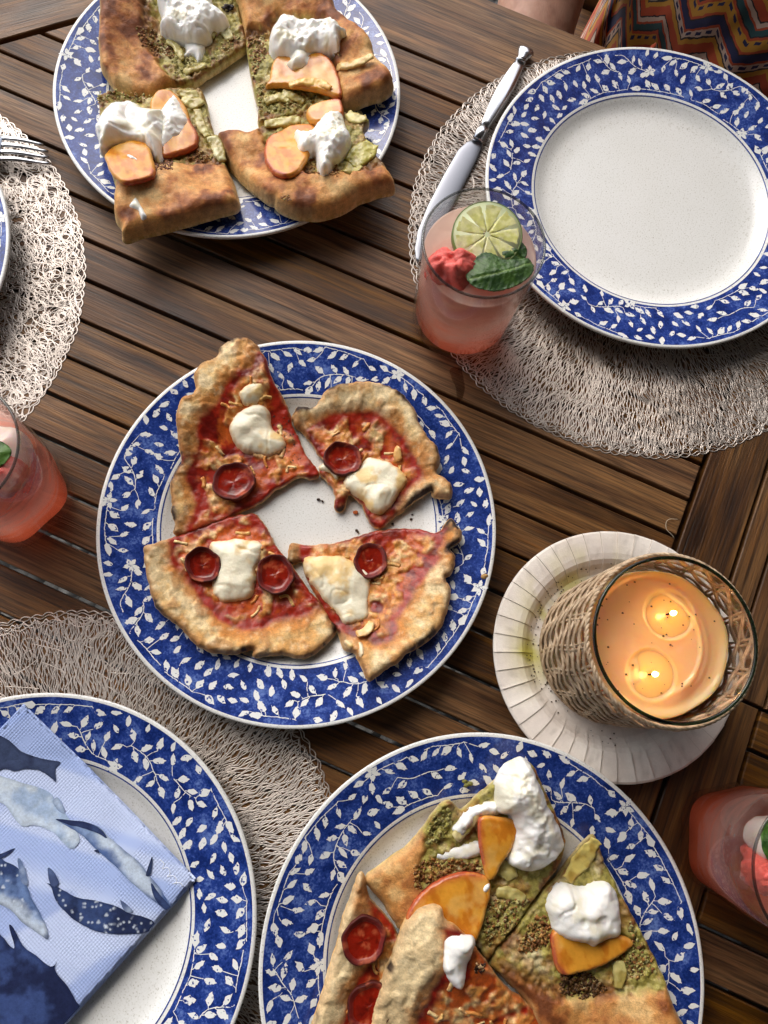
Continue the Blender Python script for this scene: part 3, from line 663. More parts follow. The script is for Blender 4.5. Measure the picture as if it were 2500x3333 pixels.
    def onion(s, pts, wd=.0042, seed=0, zoom=None, dz=.001, c0=(198, 186, 118), c1=(166, 148, 78), name='onion_strip'):
        q = smooth_loop(W(zoom or s.zoom, pts, lambda x, y: s.surf(x, y) + .002 + dz), .002, False)
        t = np.gradient(q, axis=0); t /= np.linalg.norm(t, axis=1)[:, None]; nn = np.c_[-t[:, 1], t[:, 0]]; k = np.linspace(0, 1, len(q))
        w_ = (wd / 2 * (.45 + .55 * np.sin(np.pi * np.clip(k, .06, .94)) ** .6))[:, None]
        loop = smooth_loop(np.vstack([q + nn * w_, (q - nn * w_)[::-1]]), .0011, True, .0009, seed)
        def top(x, y, d): return s.soft(x, y) + .0006 + dz + .0006 * np.sqrt(np.clip(d / .0010, 0, 1)) + .0008 * fbm(x, y, .0035, seed)
        def col(x, y, d, u): return rgba(mix(srgb(*c0), srgb(*c1), ss(-.3, .5, fbm(x, y, .006, seed))), np.full(x.shape, .28))
        return slab(name, s.root, loop, top, lambda x, y: s.soft(x, y) + dz - .0015, col, M_peach, .0011, 2)
    def bits(s, poly, n, size, name, cols, seed=0, zoom=None, mat=None):
        n = int(n * .75)
        """scatter of crumbs inside a region, joined into one part"""
        q = W(zoom or s.zoom, poly, s.surf); r = np.random.default_rng(seed); lo, hi = q.min(0), q.max(0); V = []; Fa = []; C = []; k = 0
        while k < n:
            p = r.uniform(lo, hi, (400, 2)); p = p[inside(p[:, 0], p[:, 1], q)]
            if len(p) == 0: break
            for a in p[:n - k]:
                z0 = float(s.surf(a[0:1], a[1:2])[0]); R = size * .56 * r.uniform(.4, 1.3); b0 = len(V)
                d = r.normal(0, 1, (8, 3)); d /= np.linalg.norm(d, axis=1)[:, None]
                base8 = np.array([(-1, -1, -1), (1, -1, -1), (1, 1, -1), (-1, 1, -1), (-1, -1, 1), (1, -1, 1), (1, 1, 1), (-1, 1, 1)]) * .6 + d * .35
                ca, sa = math.cos(r.uniform(0, 6)), math.sin(r.uniform(0, 6)); L = r.uniform(.8, 1.8)
                bb = base8 * [L, 1, .8]; bb = np.c_[bb[:, 0] * ca - bb[:, 1] * sa, bb[:, 0] * sa + bb[:, 1] * ca, bb[:, 2]] * R
                V += [(a[0] + p_[0], a[1] + p_[1], z0 + R * .4 + p_[2]) for p_ in bb * [1.1, 1.1, .5]]
                Fa += [tuple(b0 + i for i in t) for t in ((3, 2, 1, 0), (4, 5, 6, 7), (0, 1, 5, 4), (1, 2, 6, 5), (2, 3, 7, 6), (3, 0, 4, 7))]
                cc = srgb(*cols[r.integers(len(cols))]) * r.uniform(.75, 1.15); C += [(*cc, .5)] * 8
            k += len(p)
        o = obj(name, V, Fa, mat or M_bread, s.root, True, C); o['kind'] = 'stuff'; return o
BROWN = [(164, 110, 54), (138, 86, 40), (180, 134, 74), (124, 80, 42), (164, 142, 78)]; GREEN = [(158, 150, 72), (130, 124, 56), (182, 174, 104), (198, 190, 128), (170, 150, 82)]
MELT = [(238, 208, 146), (226, 182, 110), (242, 224, 178), (220, 150, 70)]
def shreds(pc, n, seed):
    r = np.random.default_rng(seed); lo, hi = pc.loop.min(0), pc.loop.max(0); k = 0
    for _ in range(4000):
        if k >= n: break
        p = r.uniform(lo, hi); X_ = np.array([p[0]]); Y_ = np.array([p[1]])
        if not inside(X_, Y_, pc.loop)[0] or segdist(X_, Y_, pc.loop)[0] < .006 or sdist(X_, Y_, pc.top)[0] < .006: continue
        a_ = r.uniform(0, 6.28); L = r.uniform(.003, .006); q = np.array([p - L * np.array([math.cos(a_), math.sin(a_)]), p + .0012 * r.normal(0, 1, 2), p + L * np.array([math.cos(a_ + .4), math.sin(a_ + .4)])]); q = smooth_loop(q, .0015, False)
        t = np.gradient(q, axis=0); t /= np.linalg.norm(t, axis=1)[:, None]; nn = np.c_[-t[:, 1], t[:, 0]]; w_ = r.uniform(.0008, .0014)
        loop = smooth_loop(np.vstack([q + nn * w_, (q - nn * w_)[::-1]]), .0010, True, .0003, seed + k); c0 = srgb(*[(240, 212, 152), (232, 186, 112), (222, 150, 78)][k % 3])
        slab('cheese_shred', pc.root, loop, lambda x, y, d: pc.surf(x, y) + .0002 + .0009 * np.sqrt(np.clip(d / .001, 0, 1)), lambda x, y: pc.surf(x, y) - .0010, lambda x, y, d, u: rgba(mix(c0, srgb(206, 120, 52), ss(0, .6, fbm(x, y, .003, seed)) * .6), np.full(x.shape, .35)), M_sauce, .0010, 1); k += 1
# ---------------- flatbread on the top plate
A = Piece('peach flatbread piece with broad brown crust and loose curds beside a black olive bit', 'Q1',
          [(430, -60), (422, 20), (418, 120), (418, 200), (432, 270), (470, 330), (520, 375), (575, 402), (640, 400), (700, 375), (740, 355), (790, 350), (830, 335), (880, 300), (960, 250), (1045, 190), (1058, 170), (1050, 100), (1030, 40), (1025, -40), (900, -90), (700, -110), (550, -100)],
          [(590, -120), (600, 0), (610, 100), (650, 230), (700, 300), (745, 350), (790, 370), (900, 320), (1080, 200), (1080, 60), (1040, -110)], 'TL', 'flat', (.015, .011), None, 11, .0006)
A.dollop([(672, -40), (690, 60), (685, 100), (720, 130), (760, 145), (820, 165), (880, 160), (905, 130), (915, 105), (960, 100), (985, 70), (960, 40), (920, 10), (900, -50), (800, -80)], .016, 'curd', 'burrata', 1)
A.dollop([(790, 165), (800, 215), (782, 238), (835, 235), (850, 262), (878, 235), (888, 190), (880, 160), (830, 150)], .004, 'cream', 'burrata', 2)
A.bits([(580, 110), (660, 120), (740, 190), (760, 250), (700, 250), (620, 210)], 420, .0011, 'crumble', BROWN, 1)
A.bits([(740, 260), (800, 240), (900, 230), (1040, 120), (1050, 180), (900, 290), (820, 330), (760, 330)], 260, .0013, 'pesto_bits', GREEN, 2)
A.onion([(905, 150), (930, 110), (970, 120), (990, 160)], .008, 3, c0=(214, 206, 150)); A.onion([(720, 170), (760, 200), (790, 260)], .006, 4)
A.onion([(800, 300), (850, 285), (890, 270)], .006, 5)
A.bits([(965, 25), (990, 18), (1010, 38), (995, 55), (970, 50)], 30, .0028, 'olive_bit', [(40, 28, 30), (52, 36, 36)], 3)
B = Piece('peach flatbread piece with cut crumbly side and onion strip resting on its crust', 'Z1',
          [(950, -40), (955, 20), (975, 100), (985, 160), (1000, 250), (1015, 330), (1030, 400), (1033, 465), (1090, 460), (1150, 445), (1220, 440), (1290, 415), (1350, 400), (1400, 395), (1480, 365), (1540, 345), (1570, 320), (1575, 290), (1550, 250), (1500, 200), (1490, 160), (1465, 110), (1400, 60), (1350, 20), (1310, -40), (1100, -70)],
          [(965, 125), (1060, 95), (1110, 60), (1300, 70), (1335, 210), (1355, 260), (1370, 420), (1290, 450), (1220, 470), (1010, 500), (990, 330)], 'TL', 'flat', (.019, .013), None, 23, .0006)
B.peach([(1062, 325), (1075, 290), (1085, 245), (1105, 210), (1150, 200), (1240, 210), (1290, 205), (1340, 250), (1365, 310), (1360, 370), (1300, 365), (1220, 345), (1130, 335)], [(1290, 205), (1340, 250), (1365, 310), (1360, 370)], .008, 1, None, .0015)
B.dollop([(1070, 150), (1085, 90), (1130, 50), (1190, 42), (1240, 65), (1300, 55), (1345, 65), (1370, 90), (1392, 100), (1365, 118), (1355, 160), (1335, 188), (1290, 198), (1255, 200), (1200, 215), (1120, 205), (1085, 190)], .019, 'curd', 'burrata', 3, None, .013)
B.dollop([(1140, 190), (1155, 230), (1140, 250), (1160, 277), (1200, 278), (1240, 258), (1262, 215), (1250, 185), (1190, 180)], .014, 'cream', 'burrata', 4)
B.onion([(1342, 276), (1390, 256), (1440, 240), (1493, 226)], .007, 6, None, .002, (232, 204, 140), (206, 170, 104)); B.onion([(1160, 328), (1215, 318), (1270, 325), (1325, 345)], .006, 7, None, .009, (232, 190, 104), (214, 160, 76))
B.bits([(990, 150), (1040, 110), (1070, 130), (1060, 230), (1020, 300), (1000, 260)], 380, .0012, 'crumble', BROWN, 4)
B.bits([(1010, 300), (1060, 330), (1180, 360), (1290, 380), (1220, 430), (1040, 455)], 300, .0015, 'pesto_bits', GREEN, 5)
B.onion([(1060, 400), (1110, 380), (1160, 390)], .008, 8); B.onion([(1130, 365), (1180, 385), (1215, 400)], .007, 9); B.bits([(1310, 205), (1350, 200), (1370, 230), (1330, 235)], 120, .0012, 'crumb', BROWN, 6)
C = Piece('peach flatbread piece overhanging the plate rim, floury square crust end', 'Z1',
          [(388, 365), (430, 350), (480, 360), (540, 375), (600, 370), (640, 345), (700, 335), (760, 335), (800, 345), (815, 375), (830, 440), (850, 520), (880, 600), (895, 640), (912, 670), (940, 740), (947, 800), (860, 830), (740, 865), (620, 895), (540, 915), (483, 930), (475, 890), (450, 850), (447, 800), (455, 720), (430, 640), (410, 560), (395, 470), (388, 410)],
          [(360, 340), (640, 310), (840, 320), (930, 655), (780, 655), (700, 648), (600, 675), (500, 715), (440, 742)], 'TL', 'flat', (.017, .012), None, 37, .0005)
C.peach([(600, 410), (620, 360), (660, 345), (700, 370), (740, 420), (755, 470), (785, 520), (785, 565), (750, 590), (700, 605), (650, 610), (640, 570), (610, 470)], [(755, 470), (785, 520), (785, 565), (750, 590), (700, 605), (650, 610)], .007, 2, None, .001)
C.dollop([(370, 470), (400, 425), (460, 395), (520, 392), (580, 420), (620, 430), (660, 440), (655, 520), (640, 600), (620, 620), (600, 600), (560, 575), (520, 560), (470, 560), (420, 575), (390, 575), (380, 520)], .016, 'cream', 'burrata', 5, None, .014)
C.dollop([(600, 440), (640, 425), (690, 360), (735, 425), (755, 470), (735, 520), (700, 560), (660, 590), (630, 600), (610, 560)], .010, 'curd', 'burrata', 6, None, .02)
C.peach([(410, 600), (440, 565), (500, 548), (560, 555), (595, 590), (607, 640), (605, 680), (570, 700), (500, 720), (450, 690), (425, 640)], [(605, 660), (600, 690), (560, 705), (500, 722)], .008, 3, None, .004)
C.dollop([(515, 820), (540, 785), (560, 812), (585, 860), (565, 868), (545, 838)], .0025, 'cream', 'cheese_flake', 7, None, .003)
C.dollop([(500, 625), (530, 625), (570, 655), (555, 668), (515, 650)], .010, 'cream', 'cheese_flake', 8, None, .003)
C.bits([(610, 640), (690, 630), (690, 680), (620, 680)], 220, .0013, 'crumble', [(124, 70, 42), (102, 58, 36), (140, 86, 50)], 7); C.bits([(740, 610), (790, 595), (850, 630), (830, 650), (750, 645)], 240, .0013, 'crumble', BROWN, 8)
C.bits([(390, 365), (480, 365), (600, 380), (590, 400), (440, 400), (390, 430)], 220, .0014, 'pesto_bits', GREEN + BROWN, 9); C.bits([(430, 430), (480, 425), (520, 445), (470, 460), (420, 470)], 60, .0010, 'crumb', BROWN, 10)
C.onion([(715, 360), (750, 380), (790, 372)], .009, 10); C.onion([(730, 395), (775, 405), (810, 395)], .009, 11); C.onion([(845, 540), (870, 590), (890, 640)], .010, 12, None, .001, (206, 200, 150)); C.onion([(790, 440), (800, 490), (830, 540)], .008, 13)
D = Piece('peach flatbread piece with curled smooth crust arm and dark blister', 'Z1',
          [(863, 527), (900, 512), (960, 508), (990, 515), (1040, 495), (1070, 480), (1100, 460), (1190, 445), (1260, 430), (1360, 405), (1385, 430), (1440, 455), (1475, 462), (1455, 500), (1470, 560), (1500, 600), (1540, 650), (1580, 725), (1500, 755), (1420, 785), (1380, 810), (1320, 835), (1260, 843), (1180, 835), (1110, 805), (1095, 785), (1060, 770), (1000, 725), (950, 680), (900, 610)],
          [(1010, 500), (1100, 440), (1360, 380), (1490, 455), (1515, 600), (1570, 660), (1470, 680), (1400, 690), (1300, 700), (1220, 700), (1150, 680), (1090, 640), (1060, 580), (1045, 530)], 'TL', 'flat', (.017, .012), None, 41, .0005)
D.peach([(1225, 420), (1260, 400), (1320, 385), (1365, 390), (1370, 430), (1340, 450), (1290, 470), (1240, 470)], [(1320, 385), (1365, 390), (1370, 430)], .010, 4, None, .003)
D.peach([(1057, 580), (1075, 540), (1110, 510), (1160, 485), (1230, 480), (1260, 500), (1250, 560), (1230, 620), (1190, 665), (1140, 682), (1090, 665), (1060, 630)], [(1110, 510), (1075, 540), (1057, 580), (1060, 630), (1090, 665), (1140, 682)], .009, 5, None, .002)
D.dollop([(1165, 540), (1190, 505), (1230, 525), (1260, 490), (1290, 450), (1330, 435), (1370, 445), (1390, 480), (1405, 520), (1400, 570), (1370, 610), (1335, 640), (1310, 670), (1280, 665), (1265, 630), (1255, 600), (1220, 610), (1185, 600)], .017, 'curd', 'burrata', 9)
D.bits([(1200, 640), (1270, 630), (1330, 660), (1380, 680), (1350, 705), (1240, 705)], 300, .0013, 'crumble', BROWN, 11); D.bits([(1120, 790), (1150, 780), (1165, 800), (1140, 805)], 30, .0012, 'crumb', BROWN, 12)
D.onion([(1390, 450), (1430, 465), (1470, 465)], .009, 14); D.onion([(1060, 490), (1130, 480), (1200, 470)], .009, 15); D.onion([(1400, 640), (1450, 600), (1490, 570)], .018, 16, None, .001, (196, 186, 96), (160, 150, 64)); D.onion([(1380, 680), (1420, 660), (1440, 620)], .012, 17)
# ---------------- pizza on the middle plate
E_ = Piece('pizza piece with two white cheese lumps and one pepperoni cup, point over the plate edge', 'Z3',
           [(525, 62), (560, 75), (590, 110), (610, 150), (640, 230), (680, 310), (720, 400), (750, 490), (790, 570), (830, 620), (845, 650), (830, 665), (780, 660), (740, 665), (660, 715), (590, 770), (500, 815), (400, 860), (300, 895), (245, 910), (218, 900), (230, 860), (210, 800), (205, 700), (215, 650), (250, 590), (235, 520), (232, 450), (225, 390), (250, 320), (305, 290), (305, 220), (330, 180), (400, 140), (420, 95), (470, 70)],
           [(500, 205), (555, 190), (585, 110), (640, 150), (680, 270), (760, 470), (870, 640), (800, 690), (660, 740), (500, 830), (300, 915), (240, 920), (300, 830), (320, 780), (270, 670), (290, 590), (250, 600), (262, 565), (305, 550), (320, 490), (320, 400), (400, 350), (440, 280)], 'C', 'pizza', (.0080, .0065), None, 53, .0011)
E_.dollop([(500, 290), (530, 260), (580, 245), (615, 250), (610, 290), (600, 325), (550, 345), (520, 340), (500, 315)], .006, 'mozz', 'mozzarella', 11, None, .008)
E_.dollop([(455, 430), (470, 390), (520, 355), (580, 340), (620, 360), (635, 400), (645, 440), (690, 480), (698, 520), (670, 550), (610, 565), (540, 555), (490, 520), (460, 475)], .011, 'mozz', 'mozzarella', 12, None, .016)
E_.pepperoni((480, 688), 90, None, 1)

E_.bits([(600, 350), (720, 420), (780, 610), (700, 600), (640, 400)], 90, .0007, 'herb_specks', [(30, 24, 18), (50, 40, 24)], 23)
F_ = Piece('pizza piece with scorched knobbly crust and a torn cheese string', 'Z3',
           [(735, 380), (760, 345), (810, 360), (850, 330), (870, 290), (920, 262), (1000, 252), (1100, 255), (1180, 280), (1230, 320), (1260, 370), (1280, 440), (1310, 480), (1350, 530), (1370, 590), (1360, 640), (1415, 680), (1420, 745), (1350, 740), (1330, 720), (1250, 770), (1180, 830), (1120, 880), (1085, 870), (1060, 830), (1020, 770), (975, 735), (945, 800), (915, 790), (910, 720), (850, 640), (880, 600), (840, 550), (790, 480), (740, 430)],
           [(770, 455), (860, 410), (950, 385), (1040, 380), (1110, 400), (1180, 450), (1240, 530), (1290, 620), (1315, 660), (1240, 720), (1120, 900), (1060, 860), (1000, 780), (900, 800), (840, 640), (820, 540)], 'C', 'pizza', (.0090, .0070), None, 67, .0012, .25, .35)
F_.pepperoni((950, 590), 80, None, 2)
F_.dollop([(955, 690), (975, 640), (1030, 600), (1060, 565), (1120, 580), (1180, 600), (1225, 640), (1228, 690), (1190, 740), (1140, 800), (1100, 815), (1060, 790), (1040, 760), (990, 725)], .010, 'mozz', 'mozzarella', 13, None, .012)
F_.onion([(1195, 535), (1185, 560), (1195, 590)], .005, 20, None, .0008, (226, 178, 110), (220, 160, 90), 'cheese_shred'); F_.dollop([(850, 620), (880, 598), (900, 630), (935, 655), (925, 680), (895, 650)], .004, 'mozz', 'mozzarella', 14, None, .004)

G = Piece('pizza piece with two pepperoni cups flanking a square cheese slab', 'Z3',
          [(80, 965), (130, 950), (190, 930), (240, 915), (330, 880), (420, 855), (530, 825), (570, 830), (610, 880), (650, 950), (690, 1000), (740, 1070), (800, 1150), (850, 1210), (900, 1280), (920, 1310), (900, 1360), (850, 1410), (780, 1445), (680, 1435), (570, 1440), (560, 1410), (480, 1425), (380, 1420), (320, 1390), (260, 1330), (200, 1280), (150, 1230), (110, 1130), (90, 1040)],
          [(195, 935), (240, 890), (420, 830), (540, 800), (620, 860), (720, 1000), (780, 1100), (850, 1180), (870, 1230), (790, 1270), (700, 1290), (600, 1320), (500, 1325), (430, 1300), (360, 1240), (300, 1160), (250, 1090), (195, 1040)], 'C', 'pizza', (.0085, .0062), None, 71, .0010)
G.pepperoni((350, 1050), 78, None, 3); G.pepperoni((660, 1090), 85, None, 4)
G.dollop([(380, 940), (440, 935), (500, 930), (580, 940), (605, 960), (590, 1010), (570, 1060), (565, 1120), (550, 1180), (480, 1205), (420, 1200), (385, 1160), (385, 1100), (395, 1040), (370, 980)], .009, 'mozz', 'mozzarella', 15, None, .010)

Hh = Piece('pizza piece with large cheese patch on its cut side and black blistered corner', 'Z3',
           [(710, 990), (730, 955), (780, 960), (860, 960), (960, 945), (1040, 920), (1120, 900), (1250, 890), (1360, 900), (1400, 870), (1420, 845), (1440, 870), (1462, 890), (1460, 930), (1420, 970), (1440, 1010), (1420, 1080), (1395, 1100), (1415, 1160), (1400, 1230), (1380, 1300), (1330, 1360), (1250, 1410), (1190, 1460), (1130, 1500), (1070, 1550), (1040, 1500), (1000, 1430), (960, 1410), (930, 1340), (880, 1260), (840, 1180), (790, 1090), (770, 1030), (720, 1040)],
           [(770, 940), (1000, 900), (1120, 870), (1250, 870), (1390, 890), (1390, 970), (1350, 1040), (1290, 1120), (1240, 1210), (1185, 1290), (1185, 1370), (1110, 1410), (1060, 1360), (980, 1360), (860, 1260), (760, 1080)], 'C', 'pizza', (.0078, .0062), None, 83, .0011, .1, .4)
Hh.pepperoni((1070, 1030), 76, None, 5, .0012)
Hh.dollop([(785, 1010), (850, 1000), (920, 1000), (1000, 1030), (1065, 1075), (1070, 1130), (1060, 1200), (1060, 1270), (1000, 1300), (950, 1300), (910, 1240), (860, 1190), (800, 1110), (780, 1060)], .009, 'mozz', 'mozzarella', 16, None, .012)
Hh.dollop([(960, 1372), (990, 1380), (1000, 1400), (975, 1405)], .004, 'mozz', 'mozzarella', 17, None, .004); Hh.dollop([(1015, 1380), (1035, 1385), (1045, 1430), (1025, 1440)], .004, 'mozz', 'mozzarella', 18, None, .004)
Hh.onion([(1010, 1345), (1050, 1330), (1075, 1290)], .006, 21, None, .0015, (236, 206, 150), (222, 170, 100), 'cheese_shred'); 

shreds(E_, 16, 1); shreds(F_, 9, 2); shreds(G, 16, 3); shreds(Hh, 12, 4)
# ---------------- mixed plate
I_ = Piece('pesto flatbread piece topped with the tallest heap of curds and two peach wedges', 'Z5',
           [(385, 510), (430, 465), (500, 415), (560, 355), (600, 290), (640, 255), (662, 262), (690, 285), (740, 240), (800, 190), (850, 130), (890, 125), (920, 150), (945, 200), (970, 250), (1000, 320), (1020, 380), (1010, 450), (960, 510), (910, 580), (860, 650), (800, 720), (770, 760), (740, 720), (680, 690), (600, 680), (500, 670), (480, 650), (440, 590)],
           [(560, 310), (640, 230), (860, 100), (930, 120), (1040, 380), (930, 600), (780, 790), (640, 720), (610, 600), (560, 545), (545, 470), (570, 410)], 'BR', 'flat', (.013, .011), None, 91, .0006)
I_.dollop([(800, 220), (820, 160), (860, 130), (900, 125), (930, 170), (950, 220), (970, 260), (1000, 310), (1020, 370), (1020, 410), (985, 460), (930, 487), (880, 480), (840, 450), (845, 380), (850, 310), (800, 285)], .020, 'curd', 'burrata', 19, None, .014)
I_.dollop([(800, 300), (740, 310), (690, 370), (655, 345), (690, 300), (740, 262), (800, 250), (820, 280)], .006, 'curd', 'burrata', 20, None, .008)
I_.dollop([(600, 420), (650, 400), (740, 385), (745, 420), (690, 440), (610, 440)], .002, 'cream', 'burrata', 21, None, .006)
I_.peach([(745, 310), (800, 305), (865, 325), (850, 390), (820, 440), (790, 500), (775, 505), (755, 450), (742, 380)], [(745, 310), (742, 380), (755, 450)], .006, 6, None, .006)
I_.peach([(515, 640), (530, 590), (570, 540), (620, 505), (690, 485), (750, 492), (778, 520), (770, 580), (750, 650), (730, 700), (680, 690), (620, 650), (560, 650)], [(515, 640), (530, 590), (570, 540), (620, 505), (690, 485), (750, 492)], .007, 7, None, .003)
I_.bits([(530, 460), (600, 430), (740, 440), (760, 480), (600, 500), (540, 540)], 500, .0013, 'crumble', BROWN, 31); I_.bits([(780, 540), (900, 560), (860, 640), (770, 720), (750, 650)], 400, .0014, 'crumble', BROWN + GREEN, 32)
I_.bits([(590, 300), (640, 270), (660, 300), (620, 380), (570, 390)], 200, .0016, 'pesto_bits', GREEN, 33); I_.onion([(670, 370), (710, 320), (745, 300)], .008, 22, None, .003, (226, 210, 150)); I_.onion([(800, 540), (850, 550), (890, 570)], .008, 23)
I_.onion([(810, 490), (830, 460), (850, 500)], .008, 24)
I_.dollop([(750, 520), (775, 500), (780, 530), (760, 545)], .010, 'cream', 'cheese_flake', 22, None, .003)
J = Piece('pesto flatbread piece with one smooth square burrata lump on a peach wedge', 'Z5',
          [(1110, 370), (1125, 390), (1150, 460), (1200, 560), (1250, 650), (1300, 740), (1340, 820), (1370, 900), (1395, 960), (1400, 1040), (1100, 1060), (950, 1000), (900, 900), (800, 800), (785, 770), (830, 700), (900, 610), (960, 540), (1010, 490), (1060, 420)],
          [(1110, 340), (1180, 470), (1300, 680), (1380, 850), (1300, 858), (1200, 872), (1100, 885), (1000, 880), (900, 850), (830, 805), (760, 780), (900, 570)], 'BR', 'flat', (.014, .011), None, 97, .0006)
J.peach([(978, 690), (1000, 665), (1060, 680), (1120, 690), (1200, 690), (1240, 715), (1190, 745), (1110, 780), (1020, 810), (990, 770)], [(978, 690), (990, 770), (1020, 810)], .007, 8, None, .002)
J.dollop([(965, 590), (985, 550), (1020, 518), (1080, 530), (1150, 517), (1185, 540), (1200, 590), (1210, 640), (1205, 690), (1150, 710), (1110, 730), (1080, 710), (1020, 700), (985, 670), (975, 630)], .017, 'cream', 'burrata', 23, None, .013)
J.onion([(1025, 505), (1060, 450), (1115, 375)], .010, 25, None, .001, (214, 194, 110), (180, 150, 70)); J.onion([(1185, 760), (1190, 800), (1185, 850)], .008, 26)
J.bits([(900, 640), (960, 600), (980, 700), (900, 740), (860, 730)], 450, .0014, 'crumble', BROWN, 34); J.bits([(1000, 800), (1100, 800), (1150, 850), (1080, 885), (1000, 860)], 500, .0014, 'crumble', [(98, 66, 32), (114, 78, 40), (84, 58, 32)], 35)
J.bits([(1200, 600), (1250, 680), (1310, 790), (1220, 820), (1160, 770), (1230, 720)], 350, .0015, 'pesto_bits', GREEN + BROWN, 36)
K = Piece('pale crusted pizza piece with two pepperoni slices half under its neighbour', 'Z5',
          [(360, 490), (375, 492), (390, 560), (430, 610), (480, 680), (500, 760), (480, 840), (440, 920), (420, 1000), (380, 1060), (200, 1060), (225, 940), (250, 850), (270, 770), (300, 680), (320, 600), (345, 530)],
          [(385, 540), (510, 680), (520, 800), (400, 1080), (270, 1060), (330, 870), (370, 790), (420, 680), (385, 600)], 'BR', 'pizza', (.011, .008), None, 101, .0007, .9, -.3)
K.pepperoni((375, 690), 70, None, 6, .0012); K.pepperoni((395, 900), 72, None, 7, .0016)

_rp = W('Z5', [(640, 680)], .03)[0]
L_ = Piece('thick pale crusted pizza piece leaning over the peach wedge', 'Z5',
           [(590, 590), (620, 600), (640, 640), (700, 690), (760, 770), (830, 850), (900, 910), (960, 980), (940, 1070), (700, 1090), (400, 1080), (395, 950), (430, 850), (470, 750), (500, 670), (540, 610)],
           [(630, 660), (720, 660), (1000, 980), (960, 1120), (530, 1110), (550, 940), (590, 850), (645, 770)], 'BR', 'pizza', (.013, .009), (_rp, .017, .075), 103, .0007, .9, -.3)
L_.dollop([(635, 740), (650, 690), (700, 685), (730, 700), (725, 740), (710, 790), (695, 850), (670, 850), (640, 810)], .009, 'cream', 'burrata', 24)
L_.bits([(725, 760), (760, 770), (755, 795), (730, 790)], 24, .002, 'charred_cheese', [(230, 190, 140), (60, 36, 24)], 39)
# ================================================================== DRINKS
def mat_drink(name, lo, hi, z0, z1, tr=.45):
    m, nt, b = newmat(name); g = nd(nt, 'NewGeometry'); sp = nd(nt, 'SeparateXYZ', {'Vector': g.outputs['Position']})
    n = nd(nt, 'Noise', {'Vector': nd(nt, 'Mapping', {'Vector': g.outputs['Position'], 'Scale': (40, 40, 110)}).outputs[0], 'Scale': 1.0, 'Detail': 4.0, 'Distortion': .8}).outputs['Fac']
    zz = nd(nt, 'MapRange', {'Value': sp.outputs['Z'], 'From Min': TZ + z0, 'From Max': TZ + z1}).outputs[0]
    k = mt(nt, 'ADD', zz, mt(nt, 'MULTIPLY', mt(nt, 'SUBTRACT', n, .5), .9))
    cc = ramp(nt, k, [(.12, lo), (.45, tuple((np.array(lo) + np.array(hi)) / 2)), (.8, hi)])
    put(nt, b, Base_Color=cc, Roughness=.06); b.inputs['Specular IOR Level'].default_value = .35
    tl = nd(nt, 'BsdfTranslucent', {'Color': cc}); a1 = nd(nt, 'MixShader', {0: .6, 1: b.outputs[0], 2: tl.outputs[0]})
    tp = nd(nt, 'BsdfTransparent', {'Color': mx(nt, cc, (1, 1, 1), .5)}); a2 = nd(nt, 'MixShader', {0: nd(nt, 'MapRange', {'Value': mt(nt, 'ADD', zz, mt(nt, 'MULTIPLY', mt(nt, 'SUBTRACT', n, .5), .7)), 'From Min': .25, 'From Max': .95, 'To Min': .10, 'To Max': tr}).outputs[0], 1: a1.outputs[0], 2: tp.outputs[0]})
    nt.links.new(a2.outputs[0], nt.nodes['Material Output'].inputs[0]); return m
M_drink = mat_drink('pink lemonade', (1.0, .31, .19), (1.0, .80, .69), .010, .064, .40); M_drink2 = mat_drink('deep pink lemonade', (.98, .25, .12), (1.0, .78, .70), .016, .085, .85)
M_melon = food_mat('watermelon', .3, 420, .0018, .5, (.006, .002, .002), var=.2)
def blobmesh(name, c, rad, seed, mat, col, parent=None, amp=.25, freq=1.6, n=28, sq=1.0):
    """rounded lump: sphere pushed about by noise; sq<1 makes it boxier"""
    v = []; f = []
    r = np.random.default_rng(seed); o = r.uniform(-5, 5, 2)
    for i in range(n + 1):
        th = math.pi * i / n
        for j in range(2 * n):
            ph = math.pi * j / n; d = np.array([math.sin(th) * math.cos(ph), math.sin(th) * math.sin(ph), math.cos(th)])
            d = np.sign(d) * np.abs(d) ** sq; v.append(d)
    v = np.array(v); k = 1 + amp * fbm(v[:, 0] + v[:, 2] * .7 + o[0], v[:, 1] - v[:, 2] * .6 + o[1], 1 / freq, seed, 3)
    v = v * k[:, None] * np.array(rad) + np.array(c)
    m_ = 2 * n
    for i in range(n):
        for j in range(m_): f.append((i * m_ + j, (i + 1) * m_ + j, (i + 1) * m_ + (j + 1) % m_, i * m_ + (j + 1) % m_))
    cl = np.tile(np.array(col, float), (len(v), 1)); nz = fbm(v[:, 0] + v[:, 2], v[:, 1], .005, seed + 4); cl[:, :3] *= (1 + .2 * nz)[:, None]
    return obj(name, v, f, mat, parent, True, cl)
